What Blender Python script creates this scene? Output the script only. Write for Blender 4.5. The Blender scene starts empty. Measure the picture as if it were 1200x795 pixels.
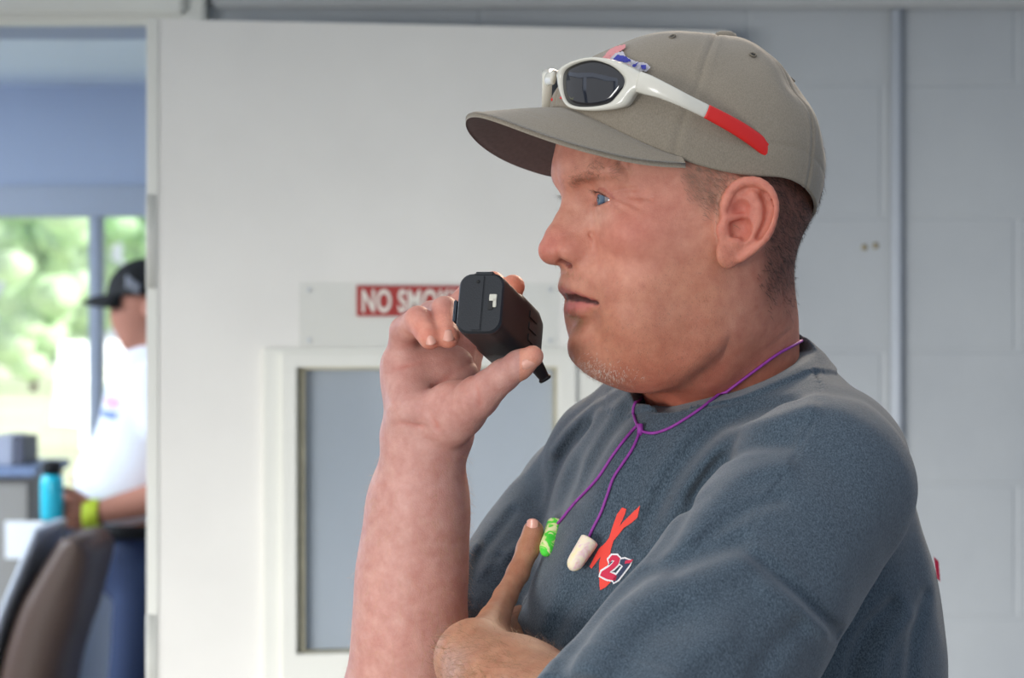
import bpy, bmesh, math, random
import numpy as np
from mathutils import Vector, Matrix
rng = np.random.default_rng(7)
random.seed(7)
SC = bpy.context.scene
C = SC.collection
F = 85.0/36.0*1200.0           # focal length in pixels of the 1200x795 frame
ZC = 1.55                      # camera height
def W(px, py, d):
    return np.array([(px-600.0)/F*d, d, ZC-(py-397.5)/F*d])
def unit(v):
    v = np.asarray(v, float); return v/np.linalg.norm(v)
# ------------------------------------------------------------ object helpers
def tag(o, label=None, cat=None, group=None, kind=None):
    if label: o['label'] = label
    if cat: o['category'] = cat
    if group: o['group'] = group
    if kind: o['kind'] = kind
    return o
def empty(name, loc, label, cat, group=None):
    o = bpy.data.objects.new(name, None); C.objects.link(o); o.location = Vector(loc)
    o.empty_display_size = 0.05
    bpy.context.view_layer.update()
    return tag(o, label, cat, group)
def link(name, me, mat, parent=None, smooth=True):
    o = bpy.data.objects.new(name, me); C.objects.link(o)
    if mat is not None:
        for m in (mat if isinstance(mat, (list, tuple)) else [mat]): me.materials.append(m)
    if smooth:
        me.polygons.foreach_set('use_smooth', [True]*len(me.polygons))
    if parent is not None:
        o.parent = parent
        o.matrix_parent_inverse = Matrix.Translation(-parent.location)
    return o
def np_mesh(name, V, Q):
    V = np.asarray(V, np.float32); Q = np.asarray(Q, np.int32)
    me = bpy.data.meshes.new(name); n = Q.shape[1]
    me.vertices.add(len(V)); me.vertices.foreach_set('co', V.ravel())
    me.loops.add(Q.size); me.loops.foreach_set('vertex_index', Q.ravel())
    me.polygons.add(len(Q)); me.polygons.foreach_set('loop_start', np.arange(0, Q.size, n, dtype=np.int32))
    me.update(calc_edges=True); me.validate(); return me
def set_color(me, col, name='col'):
    at = me.color_attributes.new(name, 'FLOAT_COLOR', 'POINT')
    c = np.ones((len(me.vertices), 4), np.float32); c[:, :3] = col
    at.data.foreach_set('color', c.ravel())
def bm_mesh(name, bm):
    bmesh.ops.recalc_face_normals(bm, faces=bm.faces)
    me = bpy.data.meshes.new(name); bm.to_mesh(me); bm.free(); return me
def add_box(bm, lo, hi, bevel=0.0, mat=None):
    lo = Vector(lo); hi = Vector(hi)
    r = bmesh.ops.create_cube(bm, size=1.0)
    vs = r['verts']
    for v in vs:
        v.co = Vector([(lo[i]+hi[i])/2+v.co[i]*(hi[i]-lo[i]) for i in range(3)])
    if bevel > 0:
        es = {e for v in vs for e in v.link_edges}
        g = bmesh.ops.bevel(bm, geom=list(es), offset=bevel, segments=2, affect='EDGES')
        vs = list({v for f in g['faces'] for v in f.verts} | {v for v in vs if v.is_valid})
    if mat is not None:
        for v in vs: v.co = mat @ v.co
    return vs
def box(name, lo, hi, mat, parent=None, bevel=0.0, xf=None):
    bm = bmesh.new(); add_box(bm, lo, hi, bevel, xf)
    return link(name, bm_mesh(name, bm), mat, parent, smooth=False)
def catmull(pts, n=8, closed=False):
    P = np.asarray(pts, float); out = []
    N = len(P); segs = N if closed else N-1
    for i in range(segs):
        if closed: a, b, c, d = P[(i-1) % N], P[i], P[(i+1) % N], P[(i+2) % N]
        else: a, b, c, d = P[max(i-1, 0)], P[i], P[i+1], P[min(i+2, N-1)]
        for k in range(n):
            t = k/n
            out.append(0.5*((2*b)+(-a+c)*t+(2*a-5*b+4*c-d)*t*t+(-a+3*b-3*c+d)*t**3))
    if not closed: out.append(P[-1])
    return np.array(out)
def tube_vf(pts, r, nseg=8, closed=False, flat=None, nrm=None):
    """sweep; r scalar or per point, flat = (rx, ry) ellipse, nrm = up hints"""
    P = np.asarray(pts, float); n = len(P)
    rr = np.full(n, r) if np.isscalar(r) else np.asarray(r, float)
    T = np.zeros_like(P)
    for i in range(n):
        a = P[(i-1) % n] if (closed or i > 0) else P[i]
        b = P[(i+1) % n] if (closed or i < n-1) else P[i]
        T[i] = unit(b-a)
    up = np.array([0, 0, 1.0]) if nrm is None else None
    V = []; prev = None
    for i in range(n):
        if nrm is not None: u = np.asarray(nrm[i] if np.ndim(nrm) == 2 else nrm, float)
        else:
            u = prev if prev is not None else (np.array([0, 0, 1.0]) if abs(T[i][2]) < .9 else np.array([1.0, 0, 0]))
        u = unit(u-T[i]*np.dot(u, T[i])); w = np.cross(T[i], u); prev = u
        fx, fy = (1, 1) if flat is None else flat
        for k in range(nseg):
            a = 2*math.pi*k/nseg
            V.append(P[i]+rr[i]*(fx*math.cos(a)*u+fy*math.sin(a)*w))
    Fs = []
    m = n if closed else n-1
    for i in range(m):
        for k in range(nseg):
            a = i*nseg+k; b = i*nseg+(k+1) % nseg; j = (i+1) % n
            Fs.append([a, b, j*nseg+(k+1) % nseg, j*nseg+k])
    return V, Fs
def tube_bm(bm, pts, r, nseg=8, closed=False, flat=None, nrm=None, caps=True):
    V, Fs = tube_vf(pts, r, nseg, closed, flat, nrm)
    vs = [bm.verts.new(v) for v in V]
    for f in Fs: bm.faces.new([vs[i] for i in f])
    if caps and not closed:
        bm.faces.new(list(reversed(vs[:nseg]))); bm.faces.new(vs[-nseg:])
def tube(name, pts, r, mat, parent=None, **k):
    bm = bmesh.new(); tube_bm(bm, pts, r, **k)
    return link(name, bm_mesh(name, bm), mat, parent)
def lathe_bm(bm, prof, origin, axis, nseg=24):
    axis = unit(axis); u = unit(np.cross(axis, [0.3, 0.9, 0.1])); w = np.cross(axis, u)
    rings = []
    for r, h in prof:
        rings.append([bm.verts.new(np.asarray(origin)+axis*h+r*(math.cos(2*math.pi*k/nseg)*u+math.sin(2*math.pi*k/nseg)*w)) for k in range(nseg)])
    for a, b in zip(rings[:-1], rings[1:]):
        for k in range(nseg):
            bm.faces.new([a[k], a[(k+1) % nseg], b[(k+1) % nseg], b[k]])
    bm.faces.new(rings[0]); bm.faces.new(rings[-1])
# ------------------------------------------------------------ materials
def mat_new(name):
    m = bpy.data.materials.new(name); m.use_nodes = True
    nt = m.node_tree; b = nt.nodes['Principled BSDF']; return m, nt, b
def lin(c):
    c = np.asarray(c, float)/255.0
    return np.where(c <= .04045, c/12.92, ((c+.055)/1.055)**2.4)
def srgb(r, g, b, a=1.0):
    v = lin([r, g, b]); return (float(v[0]), float(v[1]), float(v[2]), a)
def simple(name, col, rough=.6, metal=0.0, noise=0.0, nscale=20, bump=0.0, bscale=200, spec=.5, coat=0.0):
    m, nt, b = mat_new(name); N = nt.nodes; L = nt.links
    b.inputs['Base Color'].default_value = col
    b.inputs['Roughness'].default_value = rough; b.inputs['Metallic'].default_value = metal
    b.inputs['Specular IOR Level'].default_value = spec
    b.inputs['Coat Weight'].default_value = coat
    tc = N.new('ShaderNodeTexCoord')
    if noise > 0:
        t = N.new('ShaderNodeTexNoise'); t.inputs['Scale'].default_value = nscale; t.inputs['Detail'].default_value = 6
        L.new(tc.outputs['Object'], t.inputs['Vector'])
        r = N.new('ShaderNodeValToRGB')
        r.color_ramp.elements[0].position = .3; r.color_ramp.elements[1].position = .7
        r.color_ramp.elements[0].color = [x*(1-noise) for x in col[:3]]+[1]
        r.color_ramp.elements[1].color = [min(1, x*(1+noise)) for x in col[:3]]+[1]
        L.new(t.outputs['Fac'], r.inputs['Fac']); L.new(r.outputs['Color'], b.inputs['Base Color'])
    if bump > 0:
        t = N.new('ShaderNodeTexNoise'); t.inputs['Scale'].default_value = bscale; t.inputs['Detail'].default_value = 4
        L.new(tc.outputs['Object'], t.inputs['Vector'])
        u = N.new('ShaderNodeBump'); u.inputs['Strength'].default_value = bump; u.inputs['Distance'].default_value = .002
        L.new(t.outputs['Fac'], u.inputs['Height']); L.new(u.outputs['Normal'], b.inputs['Normal'])
    return m
# ------------------------------------------------------------ signed distance helpers
def smin(a, b, k):
    h = np.clip(.5+.5*(b-a)/k, 0, 1)
    return b+(a-b)*h-k*h*(1-h)
def smax(a, b, k): return -smin(-a, -b, k)
def ell(P, c, r, R=None):
    q = P-np.asarray(c)
    if R is not None: q = q@R            # columns of R = local axes
    r = np.asarray(r, float)
    k0 = np.sqrt(((q/r)**2).sum(1))+1e-9; k1 = np.sqrt(((q/(r*r))**2).sum(1))+1e-9
    return k0*(k0-1)/k1
def rcone(P, a, b, ra, rb):
    a = np.asarray(a, float); b = np.asarray(b, float); ba = b-a; pa = P-a
    h = np.clip(pa@ba/max(ba@ba, 1e-12), 0, 1)
    return np.sqrt(((pa-h[:, None]*ba)**2).sum(1))-(ra+(rb-ra)*h)
def chain(P, pts, k=.004):
    """pts = [(point, radius), ...]"""
    d = None
    for (a, ra), (b, rb) in zip(pts[:-1], pts[1:]):
        e = rcone(P, a, b, ra, rb); d = e if d is None else smin(d, e, k)
    return d
def dpoly(P, pts):
    d = None
    for a, b in zip(pts[:-1], pts[1:]):
        e = rcone(P, a, b, 0, 0); d = e if d is None else np.minimum(d, e)
    return d
def dflat(P, pts, k=.3):
    """distance to a traced crease, counting little of the sideways offset"""
    m = np.array([1, k, 1]); return dpoly(P*m, [np.asarray(x)*m for x in pts])
def frame(fwd, up):
    z = unit(up); x = unit(np.asarray(fwd)-z*np.dot(fwd, z)); y = np.cross(z, x)
    return np.stack([x, y, z], 1)
def mesh_sdf(f, lo, hi, h, margin=.004, B=8):
    lo = np.asarray(lo, float); hi = np.asarray(hi, float)
    nb = np.ceil((hi-lo)/(h*B)).astype(int)
    N = nb*B+2
    I = np.stack(np.meshgrid(*[np.arange(n) for n in nb], indexing='ij'), -1).reshape(-1, 3)
    v = np.concatenate([f(lo+(I[i:i+200000]+.5)*h*B) for i in range(0, len(I), 200000)])
    I = I[np.abs(v) < h*B*.95+margin]
    g = np.arange(B+1); G = np.stack(np.meshgrid(g, g, g, indexing='ij'), -1).reshape(-1, 3)
    keys = []; pos = []; quads = []
    def key(c): return (c[..., 0].astype(np.int64)*N[1]+c[..., 1])*N[2]+c[..., 2]
    for s in range(0, len(I), 500):
        bi = I[s:s+500]*B
        gi = bi[:, None, :]+G[None]
        vals = f((lo+gi*h).reshape(-1, 3)).reshape(-1, B+1, B+1, B+1)
        neg = vals < 0
        mask = ~(neg.all(axis=(1, 2, 3)) | (~neg).all(axis=(1, 2, 3)))
        if not mask.any(): continue
        vals = vals[mask]; neg = neg[mask]; bi = bi[mask]
        S = np.zeros((len(bi), B, B, B, 3)); cn = np.zeros((len(bi), B, B, B))
        for ax in range(3):
            sl0 = [slice(None)]*4; sl1 = [slice(None)]*4
            sl0[ax+1] = slice(0, B); sl1[ax+1] = slice(1, B+1)
            a = vals[tuple(sl0)]; b = vals[tuple(sl1)]
            cr = (a < 0) != (b < 0)
            t = np.where(cr, a/np.where(cr, a-b, 1), 0)
            o = [x for x in range(3) if x != ax]
            for d0 in (0, 1):
                for d1 in (0, 1):
                    sl = [slice(None)]*4
                    sl[o[0]+1] = slice(d0, d0+B); sl[o[1]+1] = slice(d1, d1+B)
                    cc = cr[tuple(sl)]; tt = t[tuple(sl)]
                    cn += cc
                    S[..., ax] += tt*cc; S[..., o[0]] += d0*cc; S[..., o[1]] += d1*cc
            # quads
            sl = [slice(None)]*4
            for x in o: sl[x+1] = slice(0, B)
            cc = cr[tuple(sl)]; w = np.argwhere(cc)
            if len(w):
                gidx = bi[w[:, 0]]+w[:, 1:]
                e0 = np.zeros(3, int); e1 = np.zeros(3, int); e0[o[0]] = 1; e1[o[1]] = 1
                q = np.stack([key(gidx-e0-e1), key(gidx-e1), key(gidx), key(gidx-e0)], 1)
                sg = a[tuple(sl)][cc] < 0
                if ax == 1: sg = ~sg
                q = np.where(sg[:, None], q, q[:, ::-1])
                ok = (gidx[:, o[0]] > 0) & (gidx[:, o[1]] > 0)
                quads.append(q[ok])
        w = np.argwhere(cn > 0)
        p = S[tuple(w.T)]/cn[tuple(w.T)][:, None]
        gc = bi[w[:, 0]]+w[:, 1:]
        keys.append(key(gc)); pos.append(lo+(gc+p)*h)
    keys = np.concatenate(keys); pos = np.concatenate(pos); quads = np.concatenate(quads)
    o = np.argsort(keys); keys = keys[o]; pos = pos[o]
    ix = np.clip(np.searchsorted(keys, quads), 0, len(keys)-1)
    ok = (keys[ix] == quads).all(1)
    return pos, ix[ok]
def normals(f, V, e=.0008):
    g = np.stack([f(V+d)-f(V-d) for d in np.eye(3)*e], 1)
    return g/(np.linalg.norm(g, axis=1, keepdims=True)+1e-12)
def hit(f, px, py, d0=1.2, d1=2.4):
    """points of the surface seen along the rays through pixels (arrays)"""
    px = np.atleast_1d(np.asarray(px, float)); py = np.atleast_1d(np.asarray(py, float))
    D = np.stack([(px-600)/F, np.ones_like(px), -(py-397.5)/F], 1)
    L = np.linalg.norm(D, axis=1); t = np.full(len(px), d0)
    O = np.array([0, 0, ZC])
    for _ in range(90):
        v = f(O+D*t[:, None]); t = t+np.clip(v*.8/L, -.01, .05)
    return O+D*np.clip(t, d0, d1)[:, None]
def noise3(P, s, seed=0):
    """cheap smooth value noise from a few rotated sines"""
    r = np.random.default_rng(seed); out = 0
    for i in range(5):
        k = r.normal(size=3); k = k/np.linalg.norm(k)*s*(1+.35*i); ph = r.uniform(0, 6.28)
        k2 = r.normal(size=3); k2 = k2/np.linalg.norm(k2)*s*.7
        out = out+np.sin(P@k+ph+1.3*np.sin(P@k2))/(1+.35*i)
    return out/3.2
HB, HS = .0013, .0018
# ============================================================ main man: frames and traced landmarks
PSI = math.radians(20)
HO = W(815, 268, 1.75)                                   # centre of the head between the ears
HR = np.stack([[-math.cos(PSI), -math.sin(PSI), 0], [math.sin(PSI), -math.cos(PSI), 0], [0, 0, 1.0]], 1)  # forward, left, up
def h2w(q): return HO+np.asarray(q, float)@HR.T
def hp(px, py, s=0.0):
    """head coordinates of the point at side offset s seen at a pixel"""
    k = (px-600)/F; c, sn = math.cos(PSI), math.sin(PSI)
    a = (HO[0]+s*sn-k*(HO[1]-s*c))/(c-k*sn)
    y = HO[1]-a*sn-s*c
    return np.array([a, s, ZC-(py-397.5)/F*y-HO[2]])
EYE = hp(700, 234, .0325)-np.array([.0128, 0, 0])
zt = np.array([-.118, -.112, -.106, -.100, -.092, -.083, -.072, -.0615, -.050, -.042, -.036, -.027, -.0155, 0, .012, .022, .034, .046, .075, .10])
af = np.array([.045, .060, .074, .085, .0905, .0925, .0895, .0905, .0910, .0960, .0985, .0985, .0950, .0925, .0940, .0985, .1055, .1070, .100, .08])
hw = np.array([.030, .038, .046, .052, .0570, .0600, .0630, .0655, .0675, .0685, .0690, .0700, .0710, .0720, .0730, .0735, .0735, .0720, .0690, .060])
zz = np.linspace(-.13, .12, 101)
def smooth_tab(y):
    v = np.interp(zz, zt, y)
    for _ in range(4): v = np.convolve(np.pad(v, 1, 'edge'), [.25, .5, .25], 'valid')
    return v
AF, HW = smooth_tab(af), smooth_tab(hw)
def head_sdf(Pw):
    q = (Pw-HO)@HR
    side = q[:, 1].copy(); q[:, 1] = np.abs(q[:, 1]); a, s, z = q.T
    ra = np.interp(z, zz, AF); w = np.interp(z, zz, HW)
    ac = np.interp(z, [-.12, -.10, -.06, 0, .1], [.035, .028, .015, .005, 0]); n = np.interp(z, [-.11, -.08, -.03, .03, .05], [2.0, 1.9, 1.8, 1.85, 2.1])
    da = a-ac; rf = np.where(da > 0, ra-ac, .072)
    g = ((np.abs(da)/rf)**n+(s/w)**n)**(1/n)
    f = np.sqrt(da**2+s**2)*(1-1/np.maximum(g, .05))
    f = np.where(g < .05, -.03, f)
    zlow = np.interp(a, [.0, .03, .05, .0745, .088], [-.080, -.106, -.115, -.107, -.098])
    f = smax(f, zlow-z-.002, .012)
    f = smax(f, z-.095, .02)
    f = smin(f, ell(q, (-.004, 0, .045), (.094, .0700, .083)), .02)
    # brow, cheek
    f = smin(f, rcone(q, (.0950, .008, .0350), (.083, .043, .0365), .0080, .0070), .014)
    f = smin(f, ell(q, (.058, .044, -.006), (.026, .020, .020)), .022)
    f = smin(f, ell(q, (.060, .034, -.060), (.026, .026, .028)), .02)
    # sockets
    f = smax(f, -ell(q, EYE+np.array([.0145, -.001, .004]), (.0085, .0155, .0095)), .010)
    f = smax(f, -ell(q, (.0965, .0185, .019), (.0070, .0050, .010)), .010)
    # nose
    nz = chain(q, [((.093, 0, .030), .0080), ((.0955, 0, .0165), .0072), ((.1010, 0, .003), .0078), ((.1060, 0, -.007), .0092), ((.1105, 0, -.0170), .0105)], .003)
    nz = smin(nz, chain(q, [((.085, .0075, .014), .0065), ((.0905, .0100, -.002), .0080), ((.0965, .0115, -.012), .0075)], .006), .011)
    nz = smin(nz, ell(q, (.0962, .0145, -.0175), (.0160, .0066, .0095)), .0055)
    nz = smin(nz, rcone(q, (.107, 0, -.0195), (.0990, 0, -.0235), .0050, .0055), .005)
    f = smin(f, nz, .0060)
    f = smax(f, -rcone(q, (.1065, .0072, -.0262), (.0975, .0098, -.0275), .0026, .0032), .0025)
    f = f+.0016*np.exp(-(dflat(q, [np.array(x) for x in ((.090, .0190, -.006), (.0850, .0215, -.013), (.0855, .0220, -.020), (.0895, .0205, -.0265))])/.0018)**2)
    # muzzle, lips
    f = smin(f, ell(q, (.072, 0, -.040), (.0290, .027, .024)), .012)
    f = smin(f, chain(q, [((.1002, 0, -.0405), .0045), ((.0968, .010, -.0430), .0044), ((.0875, .0250, -.0510), .0026)], .004), .0050)
    f = smin(f, chain(q, [((.0938, 0, -.0590), .0058), ((.0915, .010, -.0588), .0056), ((.0850, .0240, -.0565), .0032)], .004), .0040)
    gap = chain(q, [((.1055, 0, -.0500), .0034), ((.0985, .010, -.0507), .0028), ((.0935, .019, -.0525), .0017), ((.0895, .0260, -.0545), .0012), ((.087, .0310, -.0560), .0008)], .002)
    f = smax(f, -gap, .0022)
    f = f+.0012*np.exp(-(dpoly(q, [np.array(x) for x in ((.096, 0, -.0700), (.089, .016, -.0695), (.084, .026, -.066))])/.006)**2)*1.8
    f = f+.0008*np.exp(-(dpoly(q, [np.array(x) for x in ((.087, .027, -.052), (.084, .030, -.060), (.082, .029, -.068))])/.0028)**2)
    # chin
    f = smin(f, ell(q, (.0790, 0, -.0865), (.0175, .0225, .0165)), .010)
    f = smin(f, ell(q, (.047, .0, -.100), (.032, .032, .014)), .014)
    f = smin(f, rcone(q, (.040, .016, -.076), (.004, .014, -.086), .029, .031), .024)
    # nasolabial fold
    f = f+.0010*np.exp(-(dflat(q, [np.array(x) for x in ((.088, .024, -.016), (.084, .031, -.034), (.078, .035, -.050), (.074, .036, -.064))])/.004)**2)
    # lids: shells about the eyeball, then the slit
    e = q-EYE; re = np.sqrt((e**2).sum(1))
    al = np.arctan2(e[:, 1], e[:, 0]); el = np.arctan2(e[:, 2], np.sqrt(e[:, 0]**2+e[:, 1]**2))
    lid = smax(re-.0137, -e[:, 0]-.004, .004)
    f = smin(f, lid, .008)
    u = al+.02                                           # angle about the ball: inner corner -0.75, outer 0.85
    top = .30*np.clip(1-((u+.0)/1.02)**2, -1, 1)-.02; bot = -.30*np.clip(1-((u-.05)/1.0)**2, -1, 1)
    slit = np.maximum(el-top, bot-el)*.0130
    slit = np.maximum(slit, np.abs(u-.06)*.0130-.0128)
    slit = np.maximum(slit, .002-e[:, 0])
    f = smax(f, -np.maximum(slit, re-.0225), .0008)
    up = [EYE+.0145*np.array([math.cos(t)*math.cos(l), math.sin(t)*math.cos(l), math.sin(l)]) for t, l in ((-.75, .18), (-.4, .58), (0, .68), (.45, .60), (.9, .30), (1.15, .05))]
    f = f+.0016*np.exp(-(dpoly(q, up)/.0012)**2)
    bag = [EYE+.0150*np.array([math.cos(t)*math.cos(l), math.sin(t)*math.cos(l), math.sin(l)]) for t, l in ((-.6, -.45), (-.1, -.75), (.5, -.72), (1.0, -.45))]
    f = f+.0005*np.exp(-(dpoly(q, bag)/.0018)**2)
    for pl in CROW: f = f+.0011*np.exp(-(dflat(q, pl)/.0017)**2)
    # ears
    ear = ear_sdf(q, side)
    f = smin(f, ear, .0035)
    return f
def sface(px, py):      # side offset of the cheek area for fold tracing
    return None
CROW = [[hp(728, 192, .055), hp(736, 200, .055), hp(740, 212, .055)], [hp(742, 190, .058), hp(745, 203, .058)], [hp(720, 233, .044), hp(735, 238, .050), hp(750, 247, .056)], [hp(722, 230, .044), hp(742, 231, .052), hp(760, 233, .058)],
        [hp(718, 238, .043), hp(728, 247, .047), hp(738, 256, .051)], [hp(716, 226, .043), hp(730, 222, .047), hp(744, 222, .052)]]
def ep(px, py, off=0.0):
    s = .0765+max(0, (px-842))*.00024+off
    return hp(px, py, s)
EAR_RIM = [(850, 262), (848, 248), (852, 232), (861, 219), (874, 213), (889, 214), (901, 223), (907, 238), (906, 254), (901, 270), (892, 284), (880, 295), (868, 303)]
EAR_ANTI = [(862, 284), (873, 282), (883, 272), (889, 256), (888, 240), (881, 228)]
_rim = list(catmull([ep(*p) for p in EAR_RIM], 2)); _anti = list(catmull([ep(*p, off=-.0005) for p in EAR_ANTI], 2))
_inner = list(catmull([ep(893, 230, -.004), ep(898, 243, -.003), ep(895, 260, -.003), ep(886, 275, -.003)], 3))
def ear_sdf(q, side):
    near = np.linalg.norm(q-ep(872, 260), axis=1) < .060
    out = np.full(len(q), .06)
    if near.any():
        p = q[near]
        c = ep(874, 255, -.004)
        R = frame(unit(ep(900, 255)-ep(850, 255)), unit([-.12, 0, 1]))
        plate = ell(p, c, (.0195, .0062, .0285), R)
        lobe = ell(p, ep(853, 298, -.001), (.0088, .0042, .0105))
        d = smin(plate, lobe, .008)
        base = ell(p, ep(866, 262, -.012), (.012, .010, .020))
        d = smin(d, base, .006)
        rim = chain(p, [(x, .0036 if 2 < i < 20 else .0028) for i, x in enumerate(_rim)], .0006)
        d = smin(d, rim, .002)
        # scapha groove, then antihelix
        d = smax(d, -chain(p, [(x+np.array([0, .0036, 0]), .0038) for x in _inner], .0006), .0025)
        d = smin(d, chain(p, [(x, .0029) for x in _anti], .0006), .0025)
        d = smin(d, rcone(p, ep(888, 244), ep(873, 232, -.001), .0026, .002), .002)
        # concha and canal
        d = smax(d, -ell(p, ep(866, 268, .0022), (.0088, .0078, .0105)), .002)
        d = smax(d, -ell(p, ep(867, 245, .0020), (.0066, .0052, .0072)), .002)
        d = smin(d, rcone(p, ep(851, 257, .001), ep(870, 253, -.002), .0028, .0022), .002)    # crus
        d = smin(d, ell(p, ep(847, 271, .0005), (.0052, .0036, .0072)), .003)                # tragus
        d = smin(d, ell(p, ep(862, 284, .0005), (.0050, .0034, .0034)), .003)               # antitragus
        out[near] = d
    return out
# ------------------------------------------------------------ limbs, in camera-traced metres
RSH, REL, RWR = W(697, 588, 1.98), W(478, 880, 1.80), W(499, 508, 1.735)
LSH, LEL, LWR = W(962, 575, 1.66), W(728, 905, 1.49), W(560, 800, 1.63)
TY = math.radians(34)
TR = np.stack([[-math.cos(TY), -math.sin(TY), 0], [math.sin(TY), -math.cos(TY), 0], [0, 0, 1.0]], 1)
NECKF = []
def neck_sdf(P):
    d = chain(P, [(W(829, 300, 1.765), .0520), (W(832, 345, 1.775), .0530), (W(836, 400, 1.795), .0545), (W(850, 480, 1.82), .056)], .03)
    # sternomastoid and folds
    for pl in NECKF: d = d+.0008*np.exp(-(dflat(P, pl)/.0022)**2)*(P[:, 1] < 1.80)
    d = smin(d, chain(P, [(W(872, 318, 1.728), .010), (W(850, 375, 1.742), .011), (W(812, 450, 1.760), .009), (W(800, 500, 1.785), .008)], .01), .016)
    return d
_nf = [[(858, 322), (852, 348), (832, 380), (802, 415), (775, 448)], [(872, 352), (858, 382), (828, 415), (800, 440)], [(912, 380), (890, 398), (858, 424), (836, 448)], [(925, 388), (906, 402), (880, 418)]]
NECKF += [hit(neck_sdf, *catmull(np.array(c_, float), 3).T) for c_ in _nf]
HAND = dict(
    little=[(W(470, 425, 1.748), .0115), (W(474, 388, 1.732), .0105), (W(490, 375, 1.706), .0095), (W(504, 396, 1.688), .0082)],
    ring=[(W(492, 415, 1.765), .0115), (W(506, 370, 1.748), .0105), (W(521, 364, 1.716), .0098), (W(525, 394, 1.690), .0086)],
    middle=[(W(518, 408, 1.785), .012), (W(530, 368, 1.800), .0105), (W(556, 340, 1.800), .0098), (W(578, 332, 1.785), .0088)],
    index=[(W(546, 412, 1.795), .012), (W(572, 370, 1.815), .0105), (W(596, 345, 1.800), .0098), (W(601, 336, 1.775), .0088)])
THUMB = [(W(528, 492, 1.715), .0195), (W(560, 465, 1.690), .0145), (W(590, 440, 1.672), .0108), (W(608, 428, 1.662), .0098), (W(624, 418, 1.656), .0076)]
def rarm_sdf(P):
    d = chain(P, [(W(478, 876, 1.80), .0440), (W(479, 830, 1.797), .0450), (W(481, 740, 1.775), .0355), (W(485, 660, 1.76), .0325), (W(490, 590, 1.75), .0300), (W(498, 525, 1.738), .0262)], .03)
    d = smin(d, ell(P, W(472, 700, 1.765), (.030, .034, .062)), .015)
    wr = W(499, 508, 1.735)
    d = smin(d, ell(P, wr, (.0290, .0205, .022)), .02)
    palm = None
    for n in HAND:
        e = rcone(P, wr+np.array([(HAND[n][0][0]-wr)[0]*.6, .012, .004]), HAND[n][0][0], .0165, .0128)
        palm = e if palm is None else smin(palm, e, .010)
    d = smin(d, palm, .014)
    d = smin(d, ell(P, W(496, 448, 1.742), (.026, .015, .028)), .014)
    d = smin(d, ell(P, W(528, 440, 1.750), (.020, .014, .022)), .014)
    d = smin(d, rcone(P, W(482, 480, 1.722), W(474, 432, 1.742), .0170, .0130), .012)     # heel of the hand on the little side
    d = smin(d, ell(P, W(534, 478, 1.708), (.022, .014, .020)), .014)                   # ball of the thumb
    for n in HAND: d = smin(d, chain(P, HAND[n], .0025), .0035)
    d = smin(d, chain(P, THUMB, .004), .006)
    # creases across the palm, at the wrist and thumb
    for pl, wd, am in PALM: d = d+am*.8*np.exp(-(dflat(P, pl)/wd)**2)*(P[:, 1] < 1.775)
    for c, ax in NAILS_R:
        t = P-c; d = d+0.0*t[:, 0]
    return d
PALM = [([W(449, 502, 1.70), W(470, 496, 1.705), W(500, 500, 1.71), W(525, 510, 1.712), W(541, 520, 1.72)], .0022, .0012),
        ([W(512, 500, 1.698), W(505, 478, 1.712), W(510, 455, 1.725), W(532, 436, 1.74), W(556, 424, 1.75)], .0030, .0016),
        ([W(462, 432, 1.72), W(486, 428, 1.73), W(512, 420, 1.745), W(536, 405, 1.76)], .0024, .0014),
        ([W(460, 406, 1.72), W(484, 406, 1.722), W(506, 404, 1.73)], .0020, .0012),
        ([W(556, 440, 1.69), W(560, 458, 1.672), W(562, 474, 1.675)], .0020, .0010)]
NAILS_R = []
LTH = [(W(562, 765, 1.655), .0200), (W(579, 728, 1.700), .0110), (W(592, 700, 1.730), .0082), (W(607, 672, 1.750), .0078), (W(619, 643, 1.762), .0080), (W(625, 622, 1.765), .0076)]
LF = [[(W(588, 738, 1.77), .0105), (W(616, 720, 1.84), .009), (W(636, 700, 1.88), .008), (W(640, 690, 1.90), .007)],
      [(W(594, 750, 1.77), .0110), (W(624, 735, 1.83), .009), (W(640, 718, 1.88), .0085), (W(646, 686, 1.915), .008)],
      [(W(592, 755, 1.75), .0115), (W(624, 745, 1.82), .010), (W(646, 735, 1.87), .009), (W(652, 725, 1.90), .008)],
      [(W(590, 775, 1.73), .011), (W(620, 772, 1.79), .009), (W(640, 768, 1.83), .008), (W(646, 762, 1.85), .0075)]]
def larm_sdf(P):
    d = chain(P, [(LEL, .048), (W(660, 862, 1.535), .0455), (W(602, 822, 1.59), .0390), (W(560, 778, 1.645), .0285)], .02)
    d = smin(d, ell(P, W(556, 768, 1.655), (.0235, .023, .022)), .014)
    for n in LF: d = smin(d, rcone(P, W(566, 768, 1.665), n[0][0], .018, .0125), .010)
    d = smin(d, chain(P, LTH, .004), .004)
    for n in LF: d = smin(d, chain(P, n, .0025), .004)
    pl = [W(566, 724, 1.66), W(578, 745, 1.665), W(590, 762, 1.67)]
    return d+.0015*np.exp(-(dpoly(P, pl)/.0025)**2)
CHC = W(842, 720, 1.86)
def torso_core(P):
    d = ell(P, CHC, (.095, .130, .20), TR)
    d = smin(d, rcone(P, W(852, 560, 1.84), LSH, .032, .036), .03)
    d = smin(d, rcone(P, W(852, 560, 1.84), RSH, .032, .036), .03)
    d = smin(d, rcone(P, LSH, LEL, .050, .044), .02)
    d = smin(d, rcone(P, RSH, REL, .048, .044), .02)
    return d
HC, HRad = h2w((.01, 0, 0)), .155
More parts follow.
